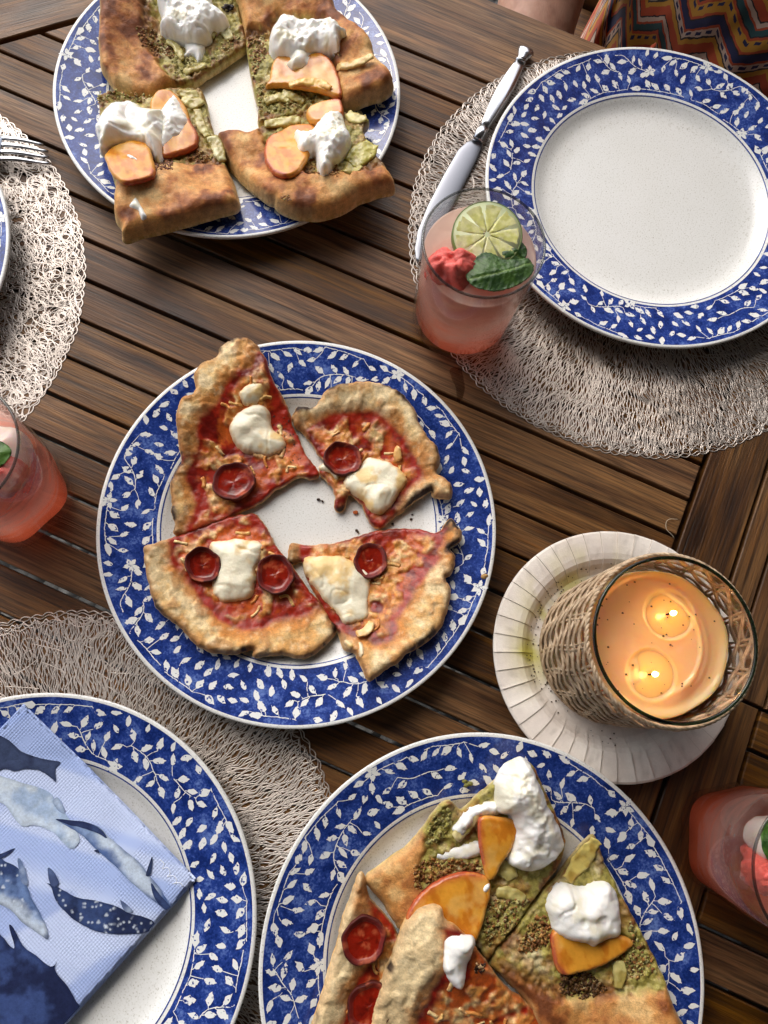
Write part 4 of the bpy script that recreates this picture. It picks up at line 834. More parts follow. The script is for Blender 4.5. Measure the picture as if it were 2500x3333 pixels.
def tumbler(c, label, H=.100, rb=.0370, rt=.0400, level=.086, lob=0.0, dm=None, floor=.0045):
    root = thing('drinking_glass', label, 'glass', base(*c), 'glasses of pink lemonade'); n = 100
    rr = lambda z: rb + (rt - rb) * z / H
    out = [(0, .0010), (rb * .86, .0006), (rb - .0015, .0008), (rb - .0003, .0025), (rr(.006), .006), (rr(.012), .012), (rr(.022), .022), (rr(.05), .05), (rr(H - .001), H - .001), (rt - .0007, H), (rt - .0014, H - .0010), (rr(.05) - .0016, .05), (rr(floor + .006) - .0020, floor + .006), (rr(floor) - .0045, floor + .0012), (rb * .6, floor), (0, floor)]
    def lz(prof):
        v = []; f = []; k = len(prof)
        for j in range(n):
            a = 2 * math.pi * j / n
            for r, z in prof:
                q = r * (1 + lob * ss(.034, .006, np.array(z)) * math.cos(5 * a + .6)); v.append((c[0] + q * math.cos(a), c[1] + q * math.sin(a), z))
        for j in range(n):
            for i in range(k - 1): f.append((j * k + i, ((j + 1) % n) * k + i, ((j + 1) % n) * k + i + 1, j * k + i + 1))
        return v, f
    v, f = lz(out); obj('glass_body', v, f, M_glass, root)
    li = [(0, floor + .0003), (rb * .6, floor + .0003), (rr(floor) - .0048, floor + .0014), (rr(floor + .006) - .0023, floor + .006), (rr(.05) - .0019, .05), (rr(level) - .0019, level + .0006), (rr(level) - .0030, level), (rr(level) * .6, level - .0002), (0, level - .0002)]
    v, f = lz(li); obj('drink', v, f, dm or M_drink, root)
    mb = MB(); a = np.linspace(0, 2 * math.pi, 97)[:-1]; mb.tube(np.c_[c[0] + (rt - .0007) * np.cos(a), c[1] + (rt - .0007) * np.sin(a), np.full(96, H)], .0009, 8, True); mb.build('lip', M_lip, root, True); return root
M_lip = glass('glass edge', (.55, .56, .55), .03, .5)
GC = (.0870, .2835); LV = .084
tumbler(GC, 'straight tumbler of pink lemonade with a lime wheel, beside the empty plate', level=LV)
GL = P(249, 1615) - np.array([.0385, 0]); GB = P(2192, 2745) + np.array([.0385, .002])
tumbler(GL, 'wavy footed tumbler of pink lemonade standing by the bright lace placemat', .105, .0365, .0415, .088, .06, M_drink2, .0060)
tumbler(GB, 'wavy footed tumbler of pink lemonade standing beside the candle plate', .105, .0365, .0415, .088, .06, M_drink2, .0060)
# lime wheel, melon and mint of the near glass
def lime(px, r, z, label, tilt=.12):
    c = P(*Z('Q2', [px])[0], z); root = thing('lime_slice', label, 'lime', base(c[0], c[1], z))
    R = r; mg = flat('lime peel', (.12, .19, .035), .35); mw = flat('lime pith', (.62, .64, .36), .4, Subsurface_Weight=.2); 
    mf = food_mat('lime flesh', .35, 300, .0002, .5, (.006, .006, .001), var=.22)
    T = lambda v: np.c_[v[:, 0], v[:, 1], v[:, 2] + tilt * (v[:, 1] - c[1]) + .05 * (v[:, 0] - c[0])]
    mb = MB(); mb.lathe([(R - .0006, .0022), (R, .0016), (R, -.0030), (R - .0012, -.0034), (R - .0012, .0018)], (c[0], c[1], z), 72, True); obj('peel', T(np.array(mb.v)), mb.f, mg, root)
    mb = MB(); mb.lathe([(0, .0016), (R - .0006, .0020), (R - .0006, -.0032), (0, -.0032)], (c[0], c[1], z), 72); obj('pith', T(np.array(mb.v)), mb.f, mw, root)
    for k in range(9):
        a0 = k * 6.2832 / 9 + .3; a1 = a0 + 6.2832 / 9; L = []
        for u in np.linspace(.05, .95, 10): L.append((c[0] + (R - .0016) * math.cos(a0 + (a1 - a0) * (.0 + 1.0 * u)), c[1] + (R - .0016) * math.sin(a0 + (a1 - a0) * (.0 + 1.0 * u))))
        am = (a0 + a1) / 2; L += [(c[0] + .0016 * math.cos(am), c[1] + .0016 * math.sin(am))]
        lp = smooth_loop(np.array(L), .001, True, 0, 0, .35)
        o = slab('segment', root, lp, lambda x, y, d: z + .0017 + .0003 * ss(0, .0012, d) + .0001 * fbm(x, y, .002, k) + tilt * (y - c[1]) + .05 * (x - c[0]), lambda x, y: 0 * x + z, lambda x, y, d, u: rgba(mix(srgb(228, 224, 160), srgb(208, 206, 124), ss(-.3, .5, fbm(x, y, .004, k + 30))), np.full(x.shape, .22)), mf, .0009, 1)
    return root
lime((444, 1020), .0232, LV + .004, 'round lime slice floating in the straight tumbler')
def melon(c, rad, seed, label, name='watermelon_chunk'):
    o = blobmesh(name, (c[0], c[1], c[2]), rad, seed, M_melon, (*srgb(232, 104, 94), .4), None, .17, 2.2, 36); return tag(o, label, 'watermelon', 'watermelon chunks in the drinks')
q = P(*Z('Q2', [(300, 1165)])[0], LV); melon((q[0] - .0005, q[1] + .0005, LV - .008), (.0178, .0150, .0210), 3, 'red watermelon chunk floating next to the lime slice')
def mint(parts, zf, label):
    root = None
    for k, (zoom, outline, vein, dz) in enumerate(parts):
        lo = smooth_loop(W(zoom, outline, lambda x, y: 0 * x + zf + dz), .0008); vn_ = W(zoom, vein, zf + dz)
        if root is None: root = thing('mint_sprig', label, 'mint', base(*lo.mean(0), zf))
        n = len(lo); cen = lo.mean(0); ser = 1 + .018 * ((np.arange(n) % 4) / 3.0); lo = cen + (lo - cen) * ser[:, None]
        ax = vn_[-1] - vn_[0]; L = np.hypot(*ax); ax = ax / L
        def sv(x, y):
            t = (x - vn_[0][0]) * ax[0] + (y - vn_[0][1]) * ax[1]; w_ = segdist(x, y, vn_, False)
            ph = (t - w_ * .75) / .0042; return np.abs(ph - np.round(ph)) * .0042, w_
        def top(x, y, d):
            a_, w_ = sv(x, y); return zf + dz + .0030 * ss(0, .012, d) - .0008 * ss(.0016, 0, w_) - .00028 * ss(.0009, 0, a_) + .0004 * fbm(x, y, .003, 4)
        def col(x, y, d, u):
            a_, w_ = sv(x, y); c = mix(srgb(64, 96, 38), srgb(40, 70, 30), ss(-.3, .5, fbm(x, y, .008, 9))); c = mix(c, srgb(128, 154, 84), ss(.0007, .0001, w_) * .8); c = mix(c, srgb(84, 116, 54), ss(.0006, 0, a_) * .5); return rgba(c, np.full(x.shape, .34))
        slab('leaf', root, lo, top, lambda x, y: top(x, y, segdist(x, y, lo)) - .0007, col, M_leaf, .0009, 1)
    return root
mint([('Q2', [(482, 1100), (490, 1065), (510, 1050), (550, 1044), (595, 1048), (617, 1080), (612, 1112), (585, 1130), (540, 1140), (500, 1130)], [(600, 1120), (550, 1090), (500, 1075)], .002),
      ('Q2', [(357, 1200), (372, 1150), (400, 1112), (440, 1090), (480, 1100), (520, 1120), (575, 1120), (620, 1115), (645, 1145), (640, 1180), (605, 1215), (545, 1245), (480, 1258), (430, 1250), (390, 1238)], [(640, 1132), (560, 1165), (480, 1190), (372, 1205)], .005)], LV + .002, 'green mint sprig floating beside the lime slice')
# fruit and ice of the two other glasses
melon((GL[0] + .018, GL[1] - .006, .074), (.017, .013, .016), 5, 'watermelon chunk in the tumbler by the bright lace placemat')
melon((GB[0] - .014, GB[1] - .004, .074), (.018, .014, .018), 6, 'watermelon chunk in the tumbler beside the candle plate')
for (c, sd_, rad, lb) in [((GL[0] + .020, GL[1] + .010, .070), 8, (.012, .013, .015), 'cloudy ice lump in the tumbler by the bright lace placemat'), ((GB[0] - .014, GB[1] + .014, .076), 9, (.012, .011, .011), 'cloudy ice lump in the tumbler beside the candle plate')]:
    o = blobmesh('ice_lump', c, rad, sd_, flat('frosty ice', (.85, .85, .84), .2, Subsurface_Weight=.4), (1, 1, 1, 1), None, .12, 1.2, 20, .7); tag(o, lb, 'ice', 'ice in the drinks')
def mint_simple(c, z, ang, L, label):
    root = thing('mint_sprig', label, 'mint', base(c[0], c[1], z)); u = np.array([math.cos(ang), math.sin(ang)]); n_ = np.array([-u[1], u[0]])
    pr = [(0, 0), (.2, .26), (.5, .33), (.8, .2), (1, 0)]; lp = [c + u * L * a + n_ * L * b for a, b in pr] + [c + u * L * a - n_ * L * b for a, b in pr[1:-1]][::-1]
    lo = smooth_loop(np.array(lp), .001); top = lambda x, y, d: z + .003 * ss(0, .010, d) + .0006 * fbm(x, y, .004, 2)
    slab('leaf', root, lo, top, lambda x, y: 0 * x + z - .0006, lambda x, y, d, u_: rgba(mix(srgb(78, 116, 44), srgb(50, 84, 34), ss(-.3, .5, fbm(x, y, .006, 9))), np.full(x.shape, .34)), M_leaf, .001, 1)
mint_simple(np.array([GL[0] + .030, GL[1] + .004]), .0885, 3.4, .030, 'mint leaf in the tumbler by the bright lace placemat')
mint_simple(np.array([GB[0] - .020, GB[1] + .026]), .0885, -1.2, .034, 'mint leaf in the tumbler beside the candle plate')
# ================================================================== CANDLE
CC = (.1845, .0325)
def paper_plate():
    c = (.1861, .0306); root = thing('paper_plate', 'white crimped paper plate with wax stains under the candle', 'paper plate', base(*c))
    rad = [0, .02, .04, .050, .0555, .059, .062, .065, .069, .074, .079, .083, .0844, .0846, .0840]; zz = [.0012, .0012, .0012, .0013, .0022, .0048, .0085, .0110, .0122, .0128, .0130, .0128, .0120, .0112, .0105]
    nf = 42; PH = [0, .012, .06, .25, .45, .65, .85, .985]; per = 8; n = nf * per; v = []; f = []; cl = []; k = len(rad)
    jit = rng.uniform(-.25, .25, nf)
    for j in range(n):
        fold = j // per; ph = PH[j % per]; a = 2 * math.pi * (fold + ph + jit[fold] * math.sin(math.pi * ph)) / nf
        for i, (r, z) in enumerate(zip(rad, zz)):
            g_ = ss(.053, .060, np.array(r)); zc = z + g_ * (.0007 * ph - .0002 * math.sin(math.pi * ph)) * (1 + .4 * jit[fold])
            rr = r * (1 + .004 * math.sin(3 * a) * (r > .05)); x, y = c[0] + rr * math.cos(a), c[1] + rr * math.sin(a); v.append((x, y, zc))
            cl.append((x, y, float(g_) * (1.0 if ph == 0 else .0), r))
    v = np.array(v); q = np.array(cl); x, y = q[:, 0], q[:, 1]
    C_ = mix(srgb(238, 230, 220), srgb(226, 216, 206), ss(-.3, .5, fbm(x, y, .02, 3)))
    ang = np.arctan2(y - c[1], x - c[0]); st_ = ss(.3, .9, np.cos(ang - 2.5)) * ss(.085, .05, q[:, 3]); C_ = mix(C_, srgb(214, 206, 130), st_ * .95 * ss(-.5, .3, fbm(x, y, .02, 8)))
    C_ = mix(C_, srgb(196, 190, 52), ss(.010, .002, np.hypot(x - (c[0] - .060), y - (c[1] + .000)) + .003 * fbm(x, y, .008, 4)) * .75)
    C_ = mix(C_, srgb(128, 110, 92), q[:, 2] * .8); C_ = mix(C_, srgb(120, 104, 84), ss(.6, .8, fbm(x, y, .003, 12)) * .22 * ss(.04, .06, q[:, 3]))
    for j in range(n):
        for i in range(k - 1): f.append((j * k + i, ((j + 1) % n) * k + i, ((j + 1) % n) * k + i + 1, j * k + i + 1)[::-1])
    # top and a thin underside
    M_paper = food_mat('paper board', 0, 900, .0002, .15, var=.06)
    nv = len(v); vb = v - [0, 0, .0007]; f2 = [tuple(nv + i for i in t[::-1]) for t in f]
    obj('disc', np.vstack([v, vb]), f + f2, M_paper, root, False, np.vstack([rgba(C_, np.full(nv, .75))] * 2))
    V = []; Fa = []; r = np.random.default_rng(5)
    for _ in range(150):
        a = r.normal(2.6, 1.1); d = r.uniform(.049, .062); s_ = r.uniform(.0002, .0006); x0, y0 = c[0] + d * math.cos(a), c[1] + d * math.sin(a); z0 = float(np.interp(d, rad, zz)) + .0006; b0 = len(V)
        V += [(x0 - s_, y0 - s_ * .6, z0), (x0 + s_ * 1.3, y0 - s_, z0), (x0 + s_, y0 + s_, z0), (x0 - s_ * .7, y0 + s_, z0), (x0, y0, z0 + s_)]; Fa += [(b0, b0 + 1, b0 + 4), (b0 + 1, b0 + 2, b0 + 4), (b0 + 2, b0 + 3, b0 + 4), (b0 + 3, b0, b0 + 4)]
    o = obj('dirt_specks', V, Fa, flat('dry dirt', (.06, .04, .025), .9), root); o['kind'] = 'stuff'
paper_plate()
def candle():
    c = CC; zb = .0026; H = .106; R = .0468
    root = thing('candle', 'lit two-wick candle in a glass jar with woven wicker sleeve', 'candle', base(c[0], c[1], zb))
    mb = MB(); mb.lathe([(0, 0), (R - .002, 0), (R - .0004, .0015), (R - .0002, .01), (R - .0002, H - .001), (R - .001, H), (R - .0022, H - .0012), (R - .0026, .008), (R - .006, .005), (0, .005)], (c[0], c[1], zb), 96); mb.build('glass_jar', M_glass, root, True)
    mb = MB(); a = np.linspace(0, 2 * math.pi, 97)[:-1]; mb.tube(np.c_[c[0] + (R - .0012) * np.cos(a), c[1] + (R - .0012) * np.sin(a), np.full(96, zb + H + .0006)], .0011, 8, True); mb.build('jar_lip', glass('green edged glass', (.16, .24, .19), .03, .5), root, True)
    # wax
    mw, nt, b = newmat('candle wax'); put(nt, b, Base_Color=(.74, .46, .23), Roughness=.28); b.inputs['Subsurface Weight'].default_value = 1.0; b.inputs['Subsurface Radius'].default_value = (1, .42, .12); b.inputs['Subsurface Scale'].default_value = .016
    g = nd(nt, 'NewGeometry'); bump(nt, b, nd(nt, 'Noise', {'Vector': g.outputs['Position'], 'Scale': 120.0}).outputs['Fac'], .0005, .5)
    wc = (c[0] - .0012, c[1] - .0003); WZ = .086; Rw = .0424
    n = 96; rings = np.linspace(0, 1, 40); v = []; f = []
    t1 = P(*Z('Q4', [(1232, 440)])[0], WZ); t2 = P(*Z('Q4', [(1155, 700)])[0], WZ)
    for j in range(n):
        a_ = 2 * math.pi * j / n; wob = 1 + .012 * math.sin(3 * a_ + 1) + .01 * math.sin(7 * a_)
        for r in rings: v.append((wc[0] + Rw * r * wob * math.cos(a_), wc[1] + Rw * r * wob * math.sin(a_), WZ))
        v.append((wc[0] + Rw * 1.01 * wob * math.cos(a_), wc[1] + Rw * 1.01 * wob * math.sin(a_), WZ - .004)); v.append((wc[0] + Rw * math.cos(a_), wc[1] + Rw * math.sin(a_), .012))
    v = np.array(v); k = len(rings) + 2
    x, y = v[:, 0], v[:, 1]; top = v[:, 2] > WZ - .0001
    rr = np.hypot(x - wc[0], y - wc[1]); h = .0022 * ss(.86 * Rw, Rw, rr) + .0004 * fbm(x, y, .012, 3)
    rl = np.hypot(x - (wc[0] - .006), y - wc[1]); h = h + .0016 * ss(.0022, 0, np.abs(rl - .0325) + .0006 * fbm(x, y, .008, 4)) * ss(0, .02, x - wc[0])
    rl2 = np.hypot(x - (wc[0] - .004), y - wc[1]); h = h - .0016 * ss(.034, .038, rl2) * ss(0, .02, x - wc[0])
    for t in (t1, t2): h = h - .0011 * ss(.0156, .0130, np.hypot(x - t[0], y - t[1])) + .0003 * ss(.0014, 0, np.abs(np.hypot(x - t[0], y - t[1]) - .0152))
    v[:, 2] += np.where(top, h, 0)
    for j in range(n):
        for i in range(k - 1): f.append((j * k + i, j * k + i + 1, ((j + 1) % n) * k + i + 1, ((j + 1) % n) * k + i))
    obj('wax', v, f, mw, root)
    mo, nt, b = newmat('melted amber wax'); put(nt, b, Base_Color=(.78, .46, .20), Roughness=.18); b.inputs['Subsurface Weight'].default_value = 1.0; b.inputs['Subsurface Radius'].default_value = (1, .35, .06); b.inputs['Subsurface Scale'].default_value = .012
    fm, nt, b = newmat('flame'); put(nt, b, Base_Color=(1, .6, .2), Emission_Color=(1, .62, .20)); b.inputs['Emission Strength'].default_value = 14
    for t, fp in ((t1, (1250, 436)), (t2, (1172, 700))):
        z0 = WZ - .0010; mb = MB(); mb.lathe([(0, .0002), (.0115, .0001), (.0136, -.0001)], (t[0], t[1], z0), 48); pool = mb.build('wax_pool', mo, root, True)
        w_ = P(*Z('Q4', [fp])[0], WZ + .006)
        mb = MB(); mb.tube([(w_[0] - .0012, w_[1], z0), (w_[0] - .0006, w_[1], z0 + .003), (w_[0], w_[1], z0 + .0055)], .0006, 6); mb.build('wick', flat('charred wick', (.03, .02, .015), .9), pool, True)
        fl = MB(); fl.lathe([(0, -.001), (.0012, .0005), (.0016, .0020), (.0014, .0036), (.0008, .0056), (0, .0074)], (w_[0], w_[1], z0 + .0045), 16); fl.build('flame', fm, root, True)
        ld = bpy.data.lights.new('flame_light', 'POINT'); ld.energy = FLAME; ld.color = (1, .44, .12); ld.shadow_soft_size = .002; lo = bpy.data.objects.new('flame_light', ld); COL.objects.link(lo); lo.location = (w_[0], w_[1], TZ + z0 + .018)
    r = np.random.default_rng(2); V = []; Fa = []
    for _ in range(46):
        a_, d = r.uniform(0, 6.28), Rw * .9 * math.sqrt(r.uniform(0, 1)); s_ = r.uniform(.0002, .0007); x0, y0 = wc[0] + d * math.cos(a_), wc[1] + d * math.sin(a_); z0 = WZ + .0006; b0 = len(V)
        V += [(x0 - s_, y0 - s_ * .6, z0), (x0 + s_ * 1.3, y0 - s_, z0), (x0 + s_, y0 + s_, z0), (x0 - s_ * .7, y0 + s_, z0), (x0, y0, z0 + s_)]; Fa += [(b0, b0 + 1, b0 + 4), (b0 + 1, b0 + 2, b0 + 4), (b0 + 2, b0 + 3, b0 + 4), (b0 + 3, b0, b0 + 4)]
    o = obj('soot_specks', V, Fa, flat('soot', (.10, .05, .025), .9), root); o['kind'] = 'stuff'
    # wicker sleeve
    m_, nt, b = newmat('dry cane'); g = nd(nt, 'NewGeometry'); oi = nd(nt, 'ObjectInfo')
    n_ = nd(nt, 'Noise', {'Vector': g.outputs['Position'], 'Scale': 260.0, 'Detail': 4.0}).outputs['Fac']
    put(nt, b, Base_Color=mx(nt, ramp(nt, n_, [(.3, (.30, .20, .12)), (.55, (.52, .40, .27)), (.75, (.64, .53, .39))]), ramp(nt, oi.outputs['Random'], [(0, (.72, .70, .68)), (1, (1.1, 1.05, 1.0))]), 1.0, 'MULTIPLY'), Roughness=.55); bump(nt, b, n_, .0006, .8)
    sl = thing('wicker_sleeve', None, None, (0, 0, 0), None, root)
    ns = 18
    for i in range(ns):
        a_ = 2 * math.pi * (i + .15 * math.sin(i * 5)) / ns
        for da in (-.028, .028):
            zs = np.linspace(.002, H - .004, 12); p = np.c_[c[0] + (R + .0013) * np.cos(a_ + da + .03 * np.sin(zs * 60 + i)), c[1] + (R + .0013) * np.sin(a_ + da + .03 * np.sin(zs * 60 + i)), zb + zs]
            mb = MB(); mb.tube(p, .0009, 6); mb.build('stake', m_, sl, True)
    th = np.linspace(0, 2 * math.pi, 241)[:-1]
    for row in range(8):
        z0 = .007 + row * .0125
        for sgn in (-1, 1):
            wz = sgn * (.0042 + .0012 * math.sin(row)) * np.cos(th * ns / 2 + row * .4); rad = R + .0014 + sgn * .0012 * np.sin(th * ns / 2 + row * .4)
            for dd in (-.0010, .0010):
                p = np.c_[c[0] + rad * np.cos(th), c[1] + rad * np.sin(th), zb + z0 + wz + dd + .0004 * fbm(th, th * 0, .3, row * 3 + int(sgn))]
                mb = MB(); mb.tube(p, .0008, 5, True); mb.build('weaver', m_, sl, True)
    for z0 in (.0015, H - .0045):
        for q_ in range(3):
            p = np.c_[c[0] + (R + .0014 + .0006 * np.sin(th * 30 + q_ * 2.1)) * np.cos(th), c[1] + (R + .0014 + .0006 * np.sin(th * 30 + q_ * 2.1)) * np.sin(th), zb + z0 + .0010 * np.cos(th * 30 + q_ * 2.1)]
            mb = MB(); mb.tube(p, .0009, 5, True); mb.build('rim_strand', m_, sl, True)
FLAME = .008
candle()
# ================================================================== CUTLERY
def loft(sections, n=16):
    """sections: list of (centre xyz, half width vector, half height, exponent)"""
    v = []; f = []
    for ctr, hw, hh, ex in sections:
        for j in range(n):
            a = 2 * math.pi * j / n; cx_, sy = math.cos(a), math.sin(a)
            u = np.sign(cx_) * abs(cx_) ** ex; w_ = np.sign(sy) * abs(sy) ** ex
            v.append(np.array(ctr) + np.array(hw) * u + np.array([0, 0, hh]) * w_)
    for i in range(len(sections) - 1):
        for j in range(n): f.append((i * n + j, i * n + (j + 1) % n, (i + 1) * n + (j + 1) % n, (i + 1) * n + j))
    f += [tuple(range(n))[::-1], tuple((len(sections) - 1) * n + j for j in range(n))]
    return v, f
def knife():
    a = P(*Z('Q2', [(622, 200)])[0], .008); b = P(*Z('Q2', [(128, 1122)])[0], .003); ax = b - a; L = np.hypot(*ax); ax /= L; nn = np.array([-ax[1], ax[0]])
    root = thing('table_knife', 'silver table knife with fluted handle lying on the placemat', 'knife', base(*((a + b) / 2)))
    def sec(u, wd, hh, off=0.0, zc=None, ex=.8):
        p = a + ax * L * u + nn * off; zc = zc if zc is not None else .0016 + hh; return ((p[0], p[1], zc), np.array([nn[0], nn[1], 0]) * wd, hh, ex)
    k = np.linspace(0, 1, 14)
    v, f = loft([sec(0, .0060, .0030), sec(.012, .0072, .0036), sec(.03, .0058, .0034), sec(.05, .0040, .0030), sec(.062, .0036, .0030)]); obj('finial', v, f, M_metal, root)
    v, f = loft([sec(.060, .0036, .0032), sec(.064, .0047, .0038), sec(.070, .0047, .0038), sec(.074, .0036, .0032)]); obj('collar', v, f, M_metal, root)
    v, f = loft([sec(.073 + .33 * t, .0040 + .0030 * math.sin(math.pi * t) ** .8 - .0004 * t, .0032 + .0012 * math.sin(math.pi * t), 0, None, .55) for t in k], 24); obj('handle', v, f, M_metal, root)
    v, f = loft([sec(.402, .0040, .0036), sec(.405, .0050, .0042), sec(.43, .0052, .0042), sec(.458, .0048, .0036), sec(.461, .0040, .0024)]); obj('ferrule', v, f, M_metal, root)
    bl = [sec(.455 + .545 * t, w_, .0011 * (1 - .5 * t), o_, .0030, 1.0) for t, w_, o_ in ((0, .0046, 0), (.04, .0068, -.001), (.12, .0088, -.002), (.35, .0093, -.002), (.6, .0092, -.0015), (.8, .0080, 0), (.92, .0056, .0018), (.98, .0030, .0034), (1.0, .0010, .0042))]
    v, f = loft(bl, 20); obj('blade', v, f, flat('darkened brushed steel', (.22, .225, .25), .32, Metallic=1.0), root)  # steel darkened: the blade's dim reflections are put into its base colour
knife()
def fork():
    tip = P(*Z('Q1', [(222, 664)])[0], .006); rt = P(*Z('Q1', [(20, 655)])[0], .006); ax = rt - tip; ax /= np.hypot(*ax); nn = np.array([-ax[1], ax[0]])
    root = thing('fork', 'silver fork lying on the bright lace placemat', 'fork', base(*rt))
    zf = lambda d: .0030 + .0050 * ss(.0, .03, d) * ss(.09, .04, d) + .0020
    def sec(d, o, wd, hh): p = tip + ax * d + nn * o; return ((p[0], p[1], zf(d)), np.array([nn[0], nn[1], 0]) * wd, hh, .8)
    for k in range(4):
        o = (k - 1.5) * .0062; lead = (.0, .002, .003, .007)[3 - k] if True else 0
        v, f = loft([sec(lead + t * (.038 - lead), o * (.86 + .14 * t), .0009 + .0011 * min(t * 1.4, 1), .0008 + .0004 * t) for t in np.linspace(0, 1, 9)], 10); obj('tine', v, f, M_metal, root)
    v, f = loft([sec(d, 0, w_, .0013) for d, w_ in ((.0365, .0113), (.040, .0116), (.048, .0118), (.056, .0108), (.064, .0080), (.072, .0048), (.080, .0034))], 20); obj('head', v, f, M_metal, root)
    v, f = loft([sec(d, 0, w_, h_) for d, w_, h_ in ((.079, .0034, .0016), (.10, .0032, .0024), (.13, .0042, .0028), (.16, .0058, .0030), (.185, .0066, .0028), (.198, .0048, .0022))], 20); obj('handle', v, f, M_metal, root)
fork()
# ================================================================== NAPKIN
def napkin():
    c = PL['BL'][:2]; zt = lambda x, y: np.maximum(.0156 + .0025 * ss(.05, .13, np.hypot(x - c[0], y - c[1])), PL['BL'][2] + ptop(np.hypot(x - c[0], y - c[1])) + .0026) + .0010 * fbm(x, y, .05, 4, 2)
    a = W('Q3', [(100, 828)], zt)[0]; b = W('Q3', [(848, 1585)], zt)[0]; e = b - a; d_ = np.array([e[1], -e[0]])
    if d_[1] > 0: d_ = -d_
    quad = np.array([a, b, b + d_, a + d_]); cen = quad.mean(0)
    root = thing('paper_napkin', 'folded pale blue paper napkin printed with whales, lying on a plate', 'napkin', base(cen[0], cen[1], .016))
    mn, nt, bs = newmat('embossed tissue'); at = nd(nt, 'VertexColor', layer_name='col'); g = nd(nt, 'NewGeometry')
    rot = math.atan2(e[1], e[0]); mp = nd(nt, 'Mapping', {'Vector': g.outputs['Position'], 'Rotation': (0, 0, -rot + math.pi / 4), 'Scale': (470, 470, 470)}).outputs[0]
    def dots(vec):
        s_ = nd(nt, 'SeparateXYZ', {'Vector': vec}); fx = mt(nt, 'SINE', mt(nt, 'MULTIPLY', s_.outputs[0], 6.2832 * .9)); fy = mt(nt, 'SINE', mt(nt, 'MULTIPLY', s_.outputs[1], 6.2832 * .9)); return mt(nt, 'MULTIPLY', fx, fy)
    big = nd(nt, 'TexVoronoi', {'Vector': g.outputs['Position'], 'Scale': 38.0}, distance='MANHATTAN').outputs['Distance']
    hgt = mt(nt, 'MULTIPLY', dots(mp), nd(nt, 'MapRange', {'Value': big, 'From Min': .3, 'From Max': .42, 'To Min': .15, 'To Max': 1.0}).outputs[0])
    put(nt, bs, Base_Color=at.outputs['Color'], Roughness=.85); bs.inputs['Specular IOR Level'].default_value = .15; bump(nt, bs, hgt, .0003, .5)
    u_ = e / np.hypot(*e); n_ = d_ / np.hypot(*d_)
    def colN(x, y, d, w_):
        k = (x - a[0]) * u_[0] + (y - a[1]) * u_[1]; k2 = (x - a[0]) * n_[0] + (y - a[1]) * n_[1]
        ray = fbm(k2 * .55 + k * .25, k2 * .02, .012, 5, 2); cc = mix(srgb(172, 192, 240), srgb(200, 214, 248), ss(-.35, .35, ray)); cc = mix(cc, srgb(144, 168, 226), ss(.15, .4, fbm(k + .4 * k2, k2 * .3, .03, 6, 2)) * .6)
        return rgba(cc, np.full(x.shape, .8))
    def sq(q): return smooth_loop(np.vstack([np.linspace(q[i], q[(i + 1) % 4], 60, endpoint=False) for i in range(4)]), .0018)
    q2 = cen + (quad - cen) * .995
    for i, (dz, shift) in enumerate(((-.0016, .0012), (-.0008, .0007), (0, 0))):
        lp = sq(quad + n_ * shift * .6 + u_ * shift * .5)
        slab('sheet', root, lp, lambda x, y, d: zt(x, y) + dz - .0008 * ss(.004, 0, d), lambda x, y: zt(x, y) + dz - .0007, colN, mn, .0022, 1)
    def paint(outline, cA, cB, dz, seed, name='whale_print', spots=0, grad=None, belly=None):
        lo = smooth_loop(W('Q3', outline, zt), .0012, True, .0003, seed)
        k = inside(lo[:, 0], lo[:, 1], quad)
        ctr = lo.mean(0)
        for i in range(len(lo)):      # clip to the napkin
            if not k[i]:
                v_ = lo[i] - a; pu = np.clip(v_ @ u_, .0006, np.hypot(*e) - .0006); pn = np.clip(v_ @ n_, .0006, np.hypot(*d_) - .0006); lo[i] = a + u_ * pu + n_ * pn
        keep = [0]
        for i in range(1, len(lo)):
            if np.hypot(*(lo[i] - lo[keep[-1]])) > .0006: keep.append(i)
        lo = lo[keep]
        if len(lo) < 6: return
        rs = np.random.default_rng(seed); sp_ = lo.min(0) + rs.uniform(0, 1, (400, 2)) * (lo.max(0) - lo.min(0)); sp_ = sp_[inside(sp_[:, 0], sp_[:, 1], lo)][:spots]
        bl = W('Q3', belly, zt) if belly else None
        def col(x, y, d, w_):
            t = ss(-.4, .5, fbm(x, y, .016, seed) + .4 * fbm(x, y, .005, seed + 1)); cc = mix(srgb(*cA), srgb(*cB), t)
            if bl is not None: cc = mix(cc, srgb(206, 220, 236), ss(.008, .001, segdist(x, y, bl, False) + .003 * fbm(x, y, .006, seed + 2)) * .9)
            cc = mix(cc, srgb(*cA) * .7, ss(.0022, 0, d) * .5)
            for p in sp_: cc = mix(cc, srgb(214, 224, 238), ss(.0013, .0006, np.hypot(x - p[0], (y - p[1]) * 1.3) * (1 + .8 * abs(math.sin(p[0] * 9e4))) + .0003 * fbm(x, y, .002, seed)))
            return rgba(cc, np.full(x.shape, .8))
        slab(name, root, lo, lambda x, y, d: zt(x, y) + dz + .0002 - .0008 * ss(.004, 0, 0 * x + .01), None, col, M_print, .0011, 1, 0, False)
    NAVY, DEEP, MIDB, PALE = (40, 50, 84), (58, 76, 122), (96, 124, 178), (190, 208, 226)
    paint([(-60, 930), (0, 965), (40, 985), (90, 1030), (140, 1050), (200, 1070), (262, 1080), (240, 1110), (243, 1170), (225, 1150), (170, 1115), (110, 1110), (60, 1120), (20, 1110), (-60, 1130)], (48, 56, 84), (66, 78, 110), .0002, 1)
